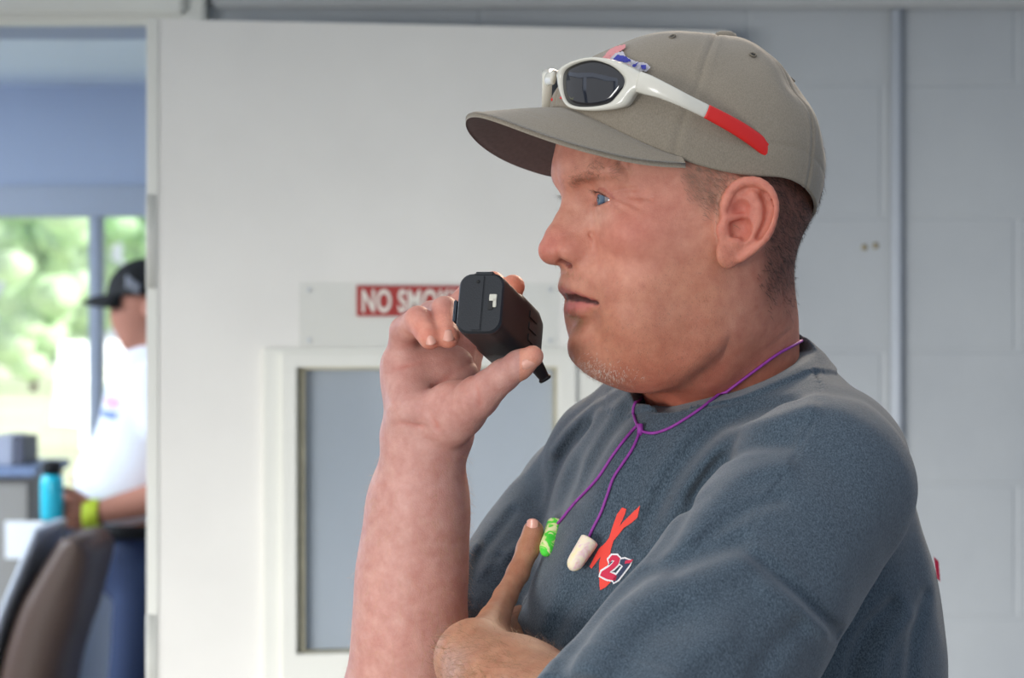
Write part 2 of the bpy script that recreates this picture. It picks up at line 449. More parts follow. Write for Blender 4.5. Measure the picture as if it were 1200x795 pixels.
def body_sdf(P, coarse=False):
    d = smin(torso_core(P), neck_sdf(P), .012)
    far = np.linalg.norm(P-HC, axis=1)
    h = far-HRad+.02; m = far < HRad
    if m.any(): h[m] = head_sdf(P[m])
    d = smin(d, h, .022)
    for fn, c, r in ((rarm_sdf, W(500, 610, 1.76), .29), (larm_sdf, W(610, 780, 1.66), .23)):
        far = np.linalg.norm(P-c, axis=1); g = far-r+.05; m = far < r
        if m.any(): g[m] = fn(P[m])
        d = smin(d, g, .010) if fn is rarm_sdf else np.minimum(d, g)
    return d
# ============================================================ shirt
NKA, NKB = W(838, 400, 1.795), W(850, 480, 1.82)
_A, _B, _C = W(757, 484, 1.79), W(957, 411, 1.81), W(848, 466, 1.738)
PN = unit(np.cross(_C-_A, _B-_A)); PN = PN if PN[2] > 0 else -PN
RHEM = RSH+(REL-RSH)*.66; RDIR = unit(REL-RSH)
LHEM = LSH+(LEL-LSH)*.97; LDIR = unit(LEL-LSH)
def shirt_base(P):
    d = ell(P, W(850, 740, 1.86), (.140, .182, .235), TR)
    d = smin(d, ell(P, W(848, 930, 1.86), (.145, .182, .30), TR), .04)
    d = smin(d, ell(P, W(742, 790, 1.770), (.085, .095, .130)), .035)
    d = smin(d, chain(P, [(W(905, 474, 1.835), .038), (W(962, 548, 1.735), .058), (LSH, .060)], .02), .03)
    d = smin(d, chain(P, [(W(800, 492, 1.875), .036), (W(722, 548, 1.93), .050), (RSH, .058)], .02), .03)
    d = smin(d, rcone(P, W(850, 462, 1.798), W(845, 530, 1.812), .066, .094), .02)
    d = smin(d, ell(P, W(858, 606, 1.765), (.105, .085, .095)), .04)
    far = smax(rcone(P, RSH, REL, .060, .066), (P-RHEM)@RDIR, .004)
    d = smin(d, far, .012)
    near = smax(rcone(P, LSH, LEL, .063, .076), (P-LHEM)@LDIR, .006)
    d = smin(d, near, .014)
    ax = rcone(P, NKA+(NKA-NKB)*1.0, NKB, .0, .0)
    pl = (P-_C)@PN
    d = smax(d, np.minimum(pl, np.clip(.074-.30*(P[:, 1]-1.79), .062, .090)-ax), .0025)
    return d
SH_HI, SH_LO = [], []
# px polylines of ridges (+) and furrows (-) : points, half width, height
FOLDS = [
 ([(930, 467), (880, 483), (841, 500), (812, 528), (789, 557), (768, 595), (752, 628)], .0060, -.0042),
 ([(948, 480), (900, 496), (856, 512), (826, 542), (804, 575), (786, 606)], .0060, .0032),
 ([(925, 520), (872, 524), (838, 548), (812, 582), (790, 620), (765, 650)], .0055, -.0030),
 ([(918, 545), (870, 560), (835, 595), (808, 628)], .0070, .0026),
 ([(915, 585), (880, 596), (845, 618), (815, 645), (790, 668)], .0050, -.0022),
 ([(870, 634), (830, 648), (794, 660), (760, 668), (730, 690), (705, 716), (680, 748), (655, 785)], .0060, -.0050),
 ([(872, 655), (830, 676), (790, 690), (752, 706), (720, 735), (690, 775)], .0100, .0030),
 ([(862, 640), (895, 660), (930, 690), (955, 715), (985, 744)], .0045, -.0032),
 ([(900, 690), (935, 712), (965, 740)], .0070, .0020),
 ([(1045, 712), (1022, 735), (1005, 765), (996, 800)], .0060, -.0040),
 ([(1065, 722), (1042, 750), (1028, 790)], .0070, .0028),
 ([(1085, 700), (1072, 745), (1065, 800)], .0060, -.0025),
 ([(935, 735), (905, 765), (885, 800)], .0080, -.0022),
 ([(800, 720), (760, 745), (730, 790)], .0090, -.0022),
 ([(850, 745), (810, 770), (785, 800)], .0100, .0020),
 ([(690, 500), (668, 520), (650, 552), (640, 585), (632, 612)], .0050, -.0042),
 ([(705, 488), (690, 515), (668, 548), (655, 590), (648, 620)], .0065, .0030),
 ([(735, 482), (712, 512), (694, 545), (676, 580)], .0060, -.0026),
 ([(730, 520), (712, 560), (700, 590)], .0080, .0018),
 ([(728, 462), (700, 478), (672, 500), (650, 530)], .0050, .0026),
 ([(775, 520), (745, 570), (735, 600)], .0090, -.0016),
 ([(655, 610), (640, 640), (622, 680), (612, 730), (610, 780)], .0060, .0022),
 ([(690, 690), (660, 720), (640, 760)], .0060, -.0024),
 ([(672, 640), (655, 690), (640, 730)], .0080, .0016),
 ([(645, 770), (628, 778), (612, 800)], .0045, -.0045),
 ([(600, 600), (580, 628), (562, 650), (548, 690)], .0040, -.0024),
 ([(612, 640), (590, 655), (570, 672), (556, 700)], .0045, .0028),
 ([(586, 655), (566, 680), (552, 705)], .0040, -.0028),
 ([(560, 640), (548, 660), (545, 690)], .0040, .0022),
]
SEAMS = [[(945, 424), (955, 440), (961, 456), (958, 482), (945, 510), (930, 540), (915, 562), (896, 592), (874, 634)],
         [(962, 420), (958, 432), (957, 445)],
         [(700, 478), (676, 505), (655, 540), (642, 580)]]
_cf = []; 
def _prep():
    for pts, w, a in FOLDS:
        p = catmull(np.array(pts, float), 3); _cf.append((hit(shirt_base, p[:, 0], p[:, 1]), w, a))
    for pts in SEAMS:
        p = catmull(np.array(pts, float), 3); h3 = hit(shirt_base, p[:, 0], p[:, 1])
        _cf.append((h3, .0016, -.0010)); _cf.append((h3, .0050, .0007))
_prep()
def shirt_sdf(P):
    d = shirt_base(P)
    near = np.abs(d) < .018
    if near.any():
        p = P[near]; e = np.zeros(len(p))
        for pts, w, a in _cf:
            lo = pts.min(0)-3*w-.003; hi = pts.max(0)+3*w+.003; lo[1] -= .008; hi[1] += .008
            m = ((p > lo) & (p < hi)).all(1)
            if m.any(): e[m] += 1.9*a*np.exp(-(dflat(p[m], pts, .4)/w)**2)
        # loose cloth
        e += .0024*noise3(p, 34, 3)+.0016*noise3(p*np.array([1, 1, .6]), 85, 5)
        # ribbed neckband
        pl = (p-_C)@PN; ax = rcone(p, NKA+(NKA-NKB)*1.0, NKB, 0, 0)
        band = (1/(1+np.exp((-pl-.0165)/.0006)))*(ax < .088)*(pl > -.03)
        e += .0024*band
        # hem stitching of the sleeves
        for c, dr in ((RHEM, RDIR), (LHEM, LDIR)):
            t = (p-c)@dr; r = np.linalg.norm((p-c)-t[:, None]*dr, axis=1)
            e += .0010*(1/(1+np.exp((-t-.022)/.0008)))*(t > -.05)*(r < .085)
        d = d.copy(); d[near] -= e
    return d
# ============================================================ cap, in head coordinates
def resamp(P, t):
    P = catmull(np.array(P, float), 10); L = np.r_[0, np.cumsum(np.linalg.norm(np.diff(P, axis=0), axis=1))]; L /= L[-1]
    return np.stack([np.interp(t, L, P[:, i]) for i in range(P.shape[1])], 1)
AP = -.020
MF = [(.109, .084), (.1065, .096), (.095, .110), (.072, .125), (.045, .1365), (.015, .1425), (AP, .1405)]
MB = [(-.084, .006), (-.0895, .026), (-.0915, .046), (-.0880, .066), (-.078, .090), (-.0615, .112), (-.042, .129), (AP, .1405)]
MS = [(.0805, .033), (.0830, .050), (.0815, .072), (.0720, .098), (.052, .122), (.026, .1365), (0, .1405)]
def crown_pts(th, t):
    f = resamp(MF, t); b = resamp(MB, t); s = resamp(MS, t)
    ct, st = math.cos(th), math.sin(th)
    rl = (f[:, 0]-AP) if ct >= 0 else (AP-b[:, 0])
    w = ct*ct; z = w*(f[:, 1] if ct >= 0 else b[:, 1])+(1-w)*s[:, 1]
    n = 2/2.15
    return np.stack([AP+rl*np.sign(ct)*abs(ct)**n, s[:, 0]*np.sign(st)*abs(st)**n, z], 1)
def make_cap(person):
    NT, NV = 420, 90
    t = np.linspace(0, 1, NV)**1.0
    V = []; cen = np.array([AP, 0, .06])
    for i in range(NT):
        th = 2*math.pi*i/NT
        p = crown_pts(th, t)
        n = p-cen; n /= np.linalg.norm(n, axis=1, keepdims=True)
        R = np.linalg.norm(p[:, :2]-np.array([AP, 0]), axis=1)
        d = np.zeros(NV)
        for k in range(6):
            a = math.radians(60*k); dd = (th-a+math.pi) % (2*math.pi)-math.pi
            w = abs(dd)*R
            d += -.0008*np.exp(-(w/.0010)**2)+.0004*np.exp(-((w-.0045)/.0022)**2)
        # slack cloth: dents behind the temple and round the back
        d += .0016*noise3(p, 42, 11)*np.clip(t*4, 0, 1)+.0007*noise3(p, 110, 12)*np.clip(t*4, 0, 1)
        for c, rr, am in (((-.052, .060, .098), .016, -.0045), ((-.060, .066, .078), .018, .0030), ((.030, .066, .100), .016, -.0022), ((-.075, .042, .070), .012, -.003)):
            d += am*np.exp(-((p-np.array(c))**2).sum(1)/rr**2)
        # band stitch line
        arc = np.abs(t*.15-.022); d += -.0006*np.exp(-(arc/.0012)**2)
        V.append(p+n*d[:, None])
    V = np.array(V)                                   # NT, NV, 3
    idx = np.arange(NT*NV).reshape(NT, NV); nx = np.roll(idx, -1, 0)
    Q = np.stack([idx[:, :-1], nx[:, :-1], nx[:, 1:], idx[:, 1:]], -1).reshape(-1, 4)
    me = np_mesh('cap', h2w(V.reshape(-1, 3)), Q)
    cap = link('cap', me, M['cap'], person)
    so = cap.modifiers.new('thickness', 'SOLIDIFY'); so.thickness = .0022; so.offset = -1
    # bill
    NU, NW = 90, 30; th0 = math.acos(.50)
    B = []
    for i in range(NU+1):
        u = -1+2*i/NU
        root = crown_pts(u*th0*1.02, np.array([.0]))[0]-np.array([.0015, 0, 0])
        ph = u*math.pi/2
        e = np.array([.043+.129*abs(math.cos(ph))**.88, .0785*math.copysign(abs(math.sin(ph))**.93, u), 0])
        row = []
        for j in range(NW+1):
            v = j/NW; p = root+(e-root)*v
            zf = .0835-.0055*(max(p[0]-.10, 0)/.075)**1.5-6.9*p[1]**2
            z = root[2]*(1-v)**2+zf*(1-(1-v)**2)
            rim = .0006*math.exp(-((v-.96)/.02)**2)
            st = sum(-.00035*math.exp(-((v-c)/.010)**2) for c in (.30, .45, .60, .75, .88))
            row.append([p[0], p[1], z+rim+st])
        B.append(row)
    B = np.array(B); top = B.reshape(-1, 3)
    nb = (NU+1)*(NW+1); low = top-np.array([0, 0, .0034]); 
    idx = np.arange(nb).reshape(NU+1, NW+1)
    Qt = np.stack([idx[:-1, :-1], idx[:-1, 1:], idx[1:, 1:], idx[1:, :-1]], -1).reshape(-1, 4)[:, ::-1]
    Ql = Qt[:, ::-1]+nb
    loop = list(idx[0, :])+list(idx[1:, -1])+list(idx[-1, :-1][::-1])+list(idx[1:-1, 0][::-1])
    Qs = [[loop[k], loop[k]+nb, loop[(k+1) % len(loop)]+nb, loop[(k+1) % len(loop)]] for k in range(len(loop))]
    Q = np.concatenate([Qt, Ql, np.array(Qs)])
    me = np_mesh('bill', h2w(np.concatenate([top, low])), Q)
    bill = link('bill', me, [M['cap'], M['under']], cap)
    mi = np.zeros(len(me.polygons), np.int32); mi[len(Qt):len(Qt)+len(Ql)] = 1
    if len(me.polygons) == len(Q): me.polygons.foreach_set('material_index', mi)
    # button and eyelets
    bm = bmesh.new(); lathe_bm(bm, [(.0, .0046), (.004, .0044), (.0072, .0030), (.0085, .0006), (.0085, -.002)], h2w((AP-.004, 0, .1395)), [.06, 0, 1])
    link('button', bm_mesh('button', bm), M['cap'], cap)
    for k in (30, 90, 150, 210, 270, 330):
        th = math.radians(k); p = crown_pts(th, np.array([.62]))[0]; n = unit(p-np.array([AP, 0, .05]))
        bm = bmesh.new(); a = unit(np.cross(n, [0, 0, 1])); b = np.cross(n, a)
        tube_bm(bm, [h2w(p+n*.0006+.0022*(math.cos(x)*a+math.sin(x)*b)) for x in np.linspace(0, 2*math.pi, 13)[:-1]], .0007, nseg=6, closed=True, caps=False)
        e = link('eyelet', bm_mesh('eyelet', bm), M['capthread'], cap)
        bm = bmesh.new(); lathe_bm(bm, [(.0016, 0), (.0016, .0004)], h2w(p+n*.0004), n@HR.T, 10)
        link('eyelet_hole', bm_mesh('eyelet_hole', bm), M['black'], e)
    return cap
def crown_hit(px, py, off=.0008):
    """point of the near side of the crown seen at a pixel (brute search on its grid)"""
    D = unit([(px-600)/F, 1, -(py-397.5)/F]); O = np.array([0, 0, ZC])
    X = CROWN_W-O; tt = X@D; dist = np.linalg.norm(X-tt[:, None]*D, axis=1)
    m = dist < dist.min()+.0012
    i = np.where(m)[0][np.argmin(tt[m])]
    p = CROWN_W[i]; n = unit(p-h2w((AP, 0, .05)))
    t = ((p+n*off-O)@n)/(D@n)
    return O+D*t
_th = np.linspace(0, math.pi, 260); CROWN_W = np.concatenate([h2w(crown_pts(a, np.linspace(0, 1, 160))) for a in _th])
# ------------------------------------------------------------ flat prints laid on a surface
def in_poly(x, y, poly):
    c = np.zeros(x.shape, bool); n = len(poly)
    for i in range(n):
        x1, y1 = poly[i]; x2, y2 = poly[(i+1) % n]
        with np.errstate(divide='ignore', invalid='ignore'):
            c ^= ((y1 > y) != (y2 > y)) & (x < (x2-x1)*(y-y1)/(y2-y1+1e-12)+x1)
    return c
def decal(name, polys, surf, mat, parent, step=.5, holes=()):
    """cloth print: the outline in photograph pixels dropped on the surface, on a fine grid"""
    allp = np.concatenate([np.array(p, float) for p in polys])
    x0, y0 = allp.min(0)-1; x1, y1 = allp.max(0)+1
    xs = np.arange(x0, x1, step); ys = np.arange(y0, y1, step)
    cx, cy = np.meshgrid(xs[:-1]+step/2, ys[:-1]+step/2, indexing='ij')
    m = np.zeros(cx.shape, bool)
    for p in polys: m |= in_poly(cx, cy, p)
    for p in holes: m &= ~in_poly(cx, cy, p)
    gx, gy = np.meshgrid(xs, ys, indexing='ij'); P = surf(gx.ravel(), gy.ravel())
    idx = np.arange(gx.size).reshape(gx.shape)
    Q = np.stack([idx[:-1, :-1], idx[:-1, 1:], idx[1:, 1:], idx[1:, :-1]], -1)[m]
    used = np.unique(Q); mp = -np.ones(gx.size, int); mp[used] = np.arange(len(used))
    return link(name, np_mesh(name, P[used], mp[Q]), mat, parent)
# ------------------------------------------------------------ sunglasses, in head coordinates
G0, GK = .1125, 9.0
def wrap(px, py, out=0.0):
    lo, hi = -.02, .085
    def val(s):
        a = G0+out-GK*s*s
        x = HO[0]-a*math.cos(PSI)+s*math.sin(PSI); y = HO[1]-a*math.sin(PSI)-s*math.cos(PSI)
        return 600+F*x/y, y, a
    for _ in range(40):
        m = (lo+hi)/2
        if val(m)[0] < px: lo = m
        else: hi = m
    x, y, a = val(lo)
    return np.array([a, lo, ZC-(py-397.5)/F*y-HO[2]])
RIM_OUT = [(656, 82), (672, 72), (693, 67), (715, 70), (740, 80), (757, 92), (755, 103), (742, 110), (731, 124), (712, 129), (688, 130), (668, 126), (659, 110), (655, 94)]
RIM_IN = [(662, 84), (676, 75), (695, 71), (712, 75), (724, 82), (732, 92), (731, 102), (723, 113), (714, 121), (694, 125), (674, 124), (664, 117), (660, 100)]
def mirror(P): return np.asarray(P)*np.array([1, -1, 1])
def make_glasses():
    g = empty('sunglasses', h2w((.10, 0, .088)), 'white wraparound sunglasses with dark lenses and red arm tips resting on the tan cap', 'sunglasses')
    po = catmull([wrap(*p) for p in RIM_OUT], 6, True); pi = catmull([wrap(*p) for p in RIM_IN], 6, True)
    def ring(A, n=90):
        L = np.r_[0, np.cumsum(np.linalg.norm(np.diff(np.r_[A, A[:1]], axis=0), axis=1))]; A2 = np.r_[A, A[:1]]; t = np.linspace(0, L[-1], n+1)[:-1]
        return np.stack([np.interp(t, L, A2[:, i]) for i in range(3)], 1)
    # match by angle round the lens centre so that the band is not skewed
    cen = pi.mean(0)
    def polar(A, n=120):
        ang = np.arctan2(A[:, 2]-cen[2], A[:, 1]-cen[1]); o = np.argsort(ang); ang = ang[o]; A = A[o]
        t = np.linspace(-math.pi, math.pi, n+1)[:-1]
        return np.stack([np.interp(t, ang, A[:, i], period=2*math.pi) for i in range(3)], 1)
    ro, ri = polar(po), polar(pi); n = len(ro)
    for mir in (False, True):
        bm = bmesh.new(); rows = []
        for w, off in ((1.0, -.0045), (1.0, .0005), (.8, .0022), (.25, .0022), (0, .0006), (0, -.0045)):
            A = ri+(ro-ri)*w; A = A+np.array([off, off*.25, 0])
            if mir: A = mirror(A)
            rows.append([bm.verts.new(h2w(x)) for x in A])
        for i in range(6):
            a, b = rows[i], rows[(i+1) % 6]
            for k in range(n): bm.faces.new([a[k], a[(k+1) % n], b[(k+1) % n], b[k]])
        link('rim', bm_mesh('rim', bm), M['frame'], g)
        # bulged lens
        bm = bmesh.new(); rings = []
        c2 = ri.mean(0)
        for w in (1.03, .8, .55, .3):
            A = c2+(ri-c2)*w; A[:, 0] = G0-GK*A[:, 1]**2-.0015+.0016*(1-w*w)
            if mir: A = mirror(A)
            rings.append([bm.verts.new(h2w(x)) for x in A])
        for a, b in zip(rings[:-1], rings[1:]):
            for k in range(n): bm.faces.new([a[k], a[(k+1) % n], b[(k+1) % n], b[k]])
        bm.faces.new(rings[-1])
        me = bm_mesh('lens', bm); lo = link('lens', me, M['lens'], g)
        so = lo.modifiers.new('thickness', 'SOLIDIFY'); so.thickness = .0016; so.offset = -1
        # arm : white front then red tip
        armp = [hp(748, 96, .0665), hp(760, 100, .0730), hp(776, 106, .0790), hp(800, 117, .0850), hp(829, 131, .0868)]
        tip = [hp(828, 130.5, .0868), hp(850, 142, .0870), hp(872, 155, .0855), hp(893, 170, .0825), hp(906, 182, .0795), hp(914, 191, .0770)]
        for nm, pts, rr, mt in (('temple_arm', armp, [.0075, .0070, .0058, .0050, .0048], M['frame']), ('arm_tip', tip, [.0050, .0054, .0058, .0060, .0054, .0030], M['red'])):
            P = catmull(pts, 6); r = np.interp(np.linspace(0, 1, len(P)), np.linspace(0, 1, len(rr)), rr)
            if mir: P = mirror(P)
            bm = bmesh.new(); tube_bm(bm, [h2w(x) for x in P], r, nseg=12, flat=(1.0, .28), nrm=[0, 0, 1])
            link(nm, bm_mesh(nm, bm), mt, g)
        # small nose pad inside
        P = np.array([[G0-.006, .0085, .092], [G0-.010, .0100, .086], [G0-.012, .0115, .080]])
        if mir: P = mirror(P)
        bm = bmesh.new(); tube_bm(bm, [h2w(x) for x in catmull(P, 4)], .0028, nseg=8)
        link('nose_pad', bm_mesh('nose_pad', bm), M['red'], g)
    zb = wrap(657, 96)[2]
    P = [np.array([G0-GK*s*s+.0002, s, zb+.004-14*s*s]) for s in np.linspace(-.006, .006, 9)]
    bm = bmesh.new(); tube_bm(bm, [h2w(x) for x in P], .0048, nseg=12, flat=(1, .45), nrm=[0, 0, 1]); link('bridge', bm_mesh('bridge', bm), M['frame'], g)
    return g
# ------------------------------------------------------------ hair
def strands(name, V, Nrm, dirs, length, width, mat, parent, bend=.5):
    """one mesh of tapering two-piece hairs"""
    n = len(V); side = np.cross(dirs, Nrm); side /= np.linalg.norm(side, axis=1, keepdims=True)+1e-9
    L = length[:, None]; w = side*width
    a, b = V-w, V+w
    mid = V+dirs*L*.5; m1, m2 = mid-w*.7, mid+w*.7
    tip = mid+(dirs*(1-bend*.3)-Nrm*bend*.5+rng.normal(0, .15, (n, 3)))*L*.5
    P = np.stack([a, b, m2, m1, tip-w*.15, tip+w*.15], 1).reshape(-1, 3)
    k = np.arange(n)[:, None]*6
    Q = np.concatenate([k+np.array([[0, 1, 2, 3]]), k+np.array([[3, 2, 5, 4]])])
    return link(name, np_mesh(name, P, Q), mat, parent, smooth=False)
# ============================================================ materials
def vcol_skin():
    m, nt, b = mat_new('skin'); N = nt.nodes; L = nt.links
    a = N.new('ShaderNodeAttribute'); a.attribute_name = 'col'
    tc = N.new('ShaderNodeTexCoord')
    n1 = N.new('ShaderNodeTexNoise'); n1.inputs['Scale'].default_value = 90; n1.inputs['Detail'].default_value = 8; n1.inputs['Roughness'].default_value = .65
    L.new(tc.outputs['Object'], n1.inputs['Vector'])
    r = N.new('ShaderNodeValToRGB'); r.color_ramp.elements[0].position = .32; r.color_ramp.elements[1].position = .68
    r.color_ramp.elements[0].color = (.90, .78, .76, 1); r.color_ramp.elements[1].color = (1.10, 1.14, 1.12, 1)
    L.new(n1.outputs['Fac'], r.inputs['Fac'])
    mx = N.new('ShaderNodeMix'); mx.data_type = 'RGBA'; mx.blend_type = 'MULTIPLY'; mx.inputs['Factor'].default_value = 1
    L.new(a.outputs['Color'], mx.inputs['A']); L.new(r.outputs['Color'], mx.inputs['B'])
    L.new(mx.outputs['Result'], b.inputs['Base Color'])
    b.inputs['Roughness'].default_value = .52; b.inputs['Specular IOR Level'].default_value = .40
    b.inputs['Subsurface Weight'].default_value = .25; b.inputs['Subsurface Scale'].default_value = .006
    b.inputs['Subsurface Radius'].default_value = (1.0, .35, .2)
    v = N.new('ShaderNodeTexVoronoi'); v.inputs['Scale'].default_value = 900; L.new(tc.outputs['Object'], v.inputs['Vector'])
    n2 = N.new('ShaderNodeTexNoise'); n2.inputs['Scale'].default_value = 260; n2.inputs['Detail'].default_value = 5; L.new(tc.outputs['Object'], n2.inputs['Vector'])
    ad = N.new('ShaderNodeMath'); ad.operation = 'ADD'; L.new(v.outputs['Distance'], ad.inputs[0]); L.new(n2.outputs['Fac'], ad.inputs[1])
    u = N.new('ShaderNodeBump'); u.inputs['Strength'].default_value = .20; u.inputs['Distance'].default_value = .0008
    L.new(ad.outputs[0], u.inputs['Height']); L.new(u.outputs['Normal'], b.inputs['Normal'])
    return m
def heather(name, dark, light, scale=420, bump=.35):
    m, nt, b = mat_new(name); N = nt.nodes; L = nt.links
    tc = N.new('ShaderNodeTexCoord'); mp = N.new('ShaderNodeMapping'); mp.inputs['Scale'].default_value = (1, 1, .55)
    mp.inputs['Rotation'].default_value = (0, .5, 0); L.new(tc.outputs['Object'], mp.inputs['Vector'])
    n = N.new('ShaderNodeTexNoise'); n.inputs['Scale'].default_value = scale; n.inputs['Detail'].default_value = 5; n.inputs['Roughness'].default_value = .7
    L.new(mp.outputs['Vector'], n.inputs['Vector'])
    r = N.new('ShaderNodeValToRGB'); r.color_ramp.elements[0].position = .36; r.color_ramp.elements[1].position = .66
    r.color_ramp.elements[0].color = dark; r.color_ramp.elements[1].color = light
    L.new(n.outputs['Fac'], r.inputs['Fac']); L.new(r.outputs['Color'], b.inputs['Base Color'])
    b.inputs['Roughness'].default_value = .95; b.inputs['Specular IOR Level'].default_value = .15
    b.inputs['Sheen Weight'].default_value = .25; b.inputs['Sheen Roughness'].default_value = .5
    n2 = N.new('ShaderNodeTexNoise'); n2.inputs['Scale'].default_value = 900; L.new(tc.outputs['Object'], n2.inputs['Vector'])
    u = N.new('ShaderNodeBump'); u.inputs['Strength'].default_value = bump; u.inputs['Distance'].default_value = .0008
    L.new(n2.outputs['Fac'], u.inputs['Height']); L.new(u.outputs['Normal'], b.inputs['Normal'])
    return m
def glassy(name, tint, rough, fac, haze=0):
    m, nt, b = mat_new(name); N = nt.nodes; L = nt.links
    tr = N.new('ShaderNodeBsdfTransparent'); tr.inputs['Color'].default_value = tint
    gl = N.new('ShaderNodeBsdfGlossy'); gl.inputs['Roughness'].default_value = rough
    fr = N.new('ShaderNodeValue'); fr.outputs[0].default_value = .05
    ad = N.new('ShaderNodeMath'); ad.operation = 'ADD'; ad.use_clamp = True; L.new(fr.outputs[0], ad.inputs[0]); ad.inputs[1].default_value = fac
    mx = N.new('ShaderNodeMixShader'); L.new(ad.outputs[0], mx.inputs[0]); L.new(tr.outputs[0], mx.inputs[1]); L.new(gl.outputs[0], mx.inputs[2])
    last = mx
    if haze:
        df = N.new('ShaderNodeBsdfDiffuse'); df.inputs['Color'].default_value = srgb(198, 208, 218)
        n = N.new('ShaderNodeTexNoise'); n.inputs['Scale'].default_value = 3; tc = N.new('ShaderNodeTexCoord'); L.new(tc.outputs['Object'], n.inputs['Vector'])
        mr = N.new('ShaderNodeMapRange'); mr.inputs['To Min'].default_value = haze-.12; mr.inputs['To Max'].default_value = haze+.12; L.new(n.outputs['Fac'], mr.inputs['Value'])
        m2 = N.new('ShaderNodeMixShader'); L.new(mr.outputs['Result'], m2.inputs[0]); L.new(mx.outputs[0], m2.inputs[1]); L.new(df.outputs[0], m2.inputs[2]); last = m2
    L.new(last.outputs[0], N['Material Output'].inputs['Surface']); return m
def plug_mat(name, cols):
    m, nt, b = mat_new(name); N = nt.nodes; L = nt.links
    tc = N.new('ShaderNodeTexCoord'); n = N.new('ShaderNodeTexNoise'); n.inputs['Scale'].default_value = 95; n.inputs['Detail'].default_value = 2; n.inputs['Distortion'].default_value = 1.5
    L.new(tc.outputs['Object'], n.inputs['Vector']); r = N.new('ShaderNodeValToRGB'); cr = r.color_ramp
    while len(cr.elements) < len(cols): cr.elements.new(.5)
    for e, (p, c) in zip(cr.elements, cols): e.position = p; e.color = c
    L.new(n.outputs['Fac'], r.inputs['Fac']); L.new(r.outputs['Color'], b.inputs['Base Color']); b.inputs['Roughness'].default_value = .85
    b.inputs['Subsurface Weight'].default_value = .1; b.inputs['Subsurface Scale'].default_value = .002
    return m
def block_wall():
    """painted concrete block, mortar joints as shallow relief"""
    m, nt, b = mat_new('painted_block'); N = nt.nodes; L = nt.links
    tc = N.new('ShaderNodeTexCoord'); sp = N.new('ShaderNodeSeparateXYZ'); L.new(tc.outputs['Object'], sp.inputs[0])
    cb = N.new('ShaderNodeCombineXYZ'); L.new(sp.outputs['X'], cb.inputs['X']); L.new(sp.outputs['Z'], cb.inputs['Y'])
    br = N.new('ShaderNodeTexBrick'); br.offset = .5; br.inputs['Scale'].default_value = 1.0
    br.inputs['Brick Width'].default_value = BW; br.inputs['Row Height'].default_value = BH
    br.inputs['Mortar Size'].default_value = .0055; br.inputs['Mortar Smooth'].default_value = .6
    br.inputs['Color1'].default_value = (1, 1, 1, 1); br.inputs['Color2'].default_value = (.98, .98, .98, 1); br.inputs['Mortar'].default_value = (0, 0, 0, 1)
    L.new(cb.outputs[0], br.inputs['Vector'])
    n = N.new('ShaderNodeTexNoise'); n.inputs['Scale'].default_value = 3.0; n.inputs['Detail'].default_value = 8; L.new(tc.outputs['Object'], n.inputs['Vector'])
    r = N.new('ShaderNodeValToRGB'); r.color_ramp.elements[0].position = .3; r.color_ramp.elements[1].position = .75
    r.color_ramp.elements[0].color = srgb(168, 173, 178); r.color_ramp.elements[1].color = srgb(182, 187, 190)
    L.new(n.outputs['Fac'], r.inputs['Fac']); L.new(r.outputs['Color'], b.inputs['Base Color'])
    b.inputs['Roughness'].default_value = .5
    n2 = N.new('ShaderNodeTexNoise'); n2.inputs['Scale'].default_value = 45; n2.inputs['Detail'].default_value = 6; L.new(tc.outputs['Object'], n2.inputs['Vector'])
    u = N.new('ShaderNodeBump'); u.inputs['Strength'].default_value = .30; u.inputs['Distance'].default_value = .006; L.new(br.outputs['Fac'], u.inputs['Height']); u.invert = True
    u2 = N.new('ShaderNodeBump'); u2.inputs['Strength'].default_value = .25; u2.inputs['Distance'].default_value = .003; L.new(n2.outputs['Fac'], u2.inputs['Height'])
    L.new(u.outputs['Normal'], u2.inputs['Normal']); L.new(u2.outputs['Normal'], b.inputs['Normal'])
    return m
WY = 3.85
BH = 156.5/F*WY; BW = 2*BH
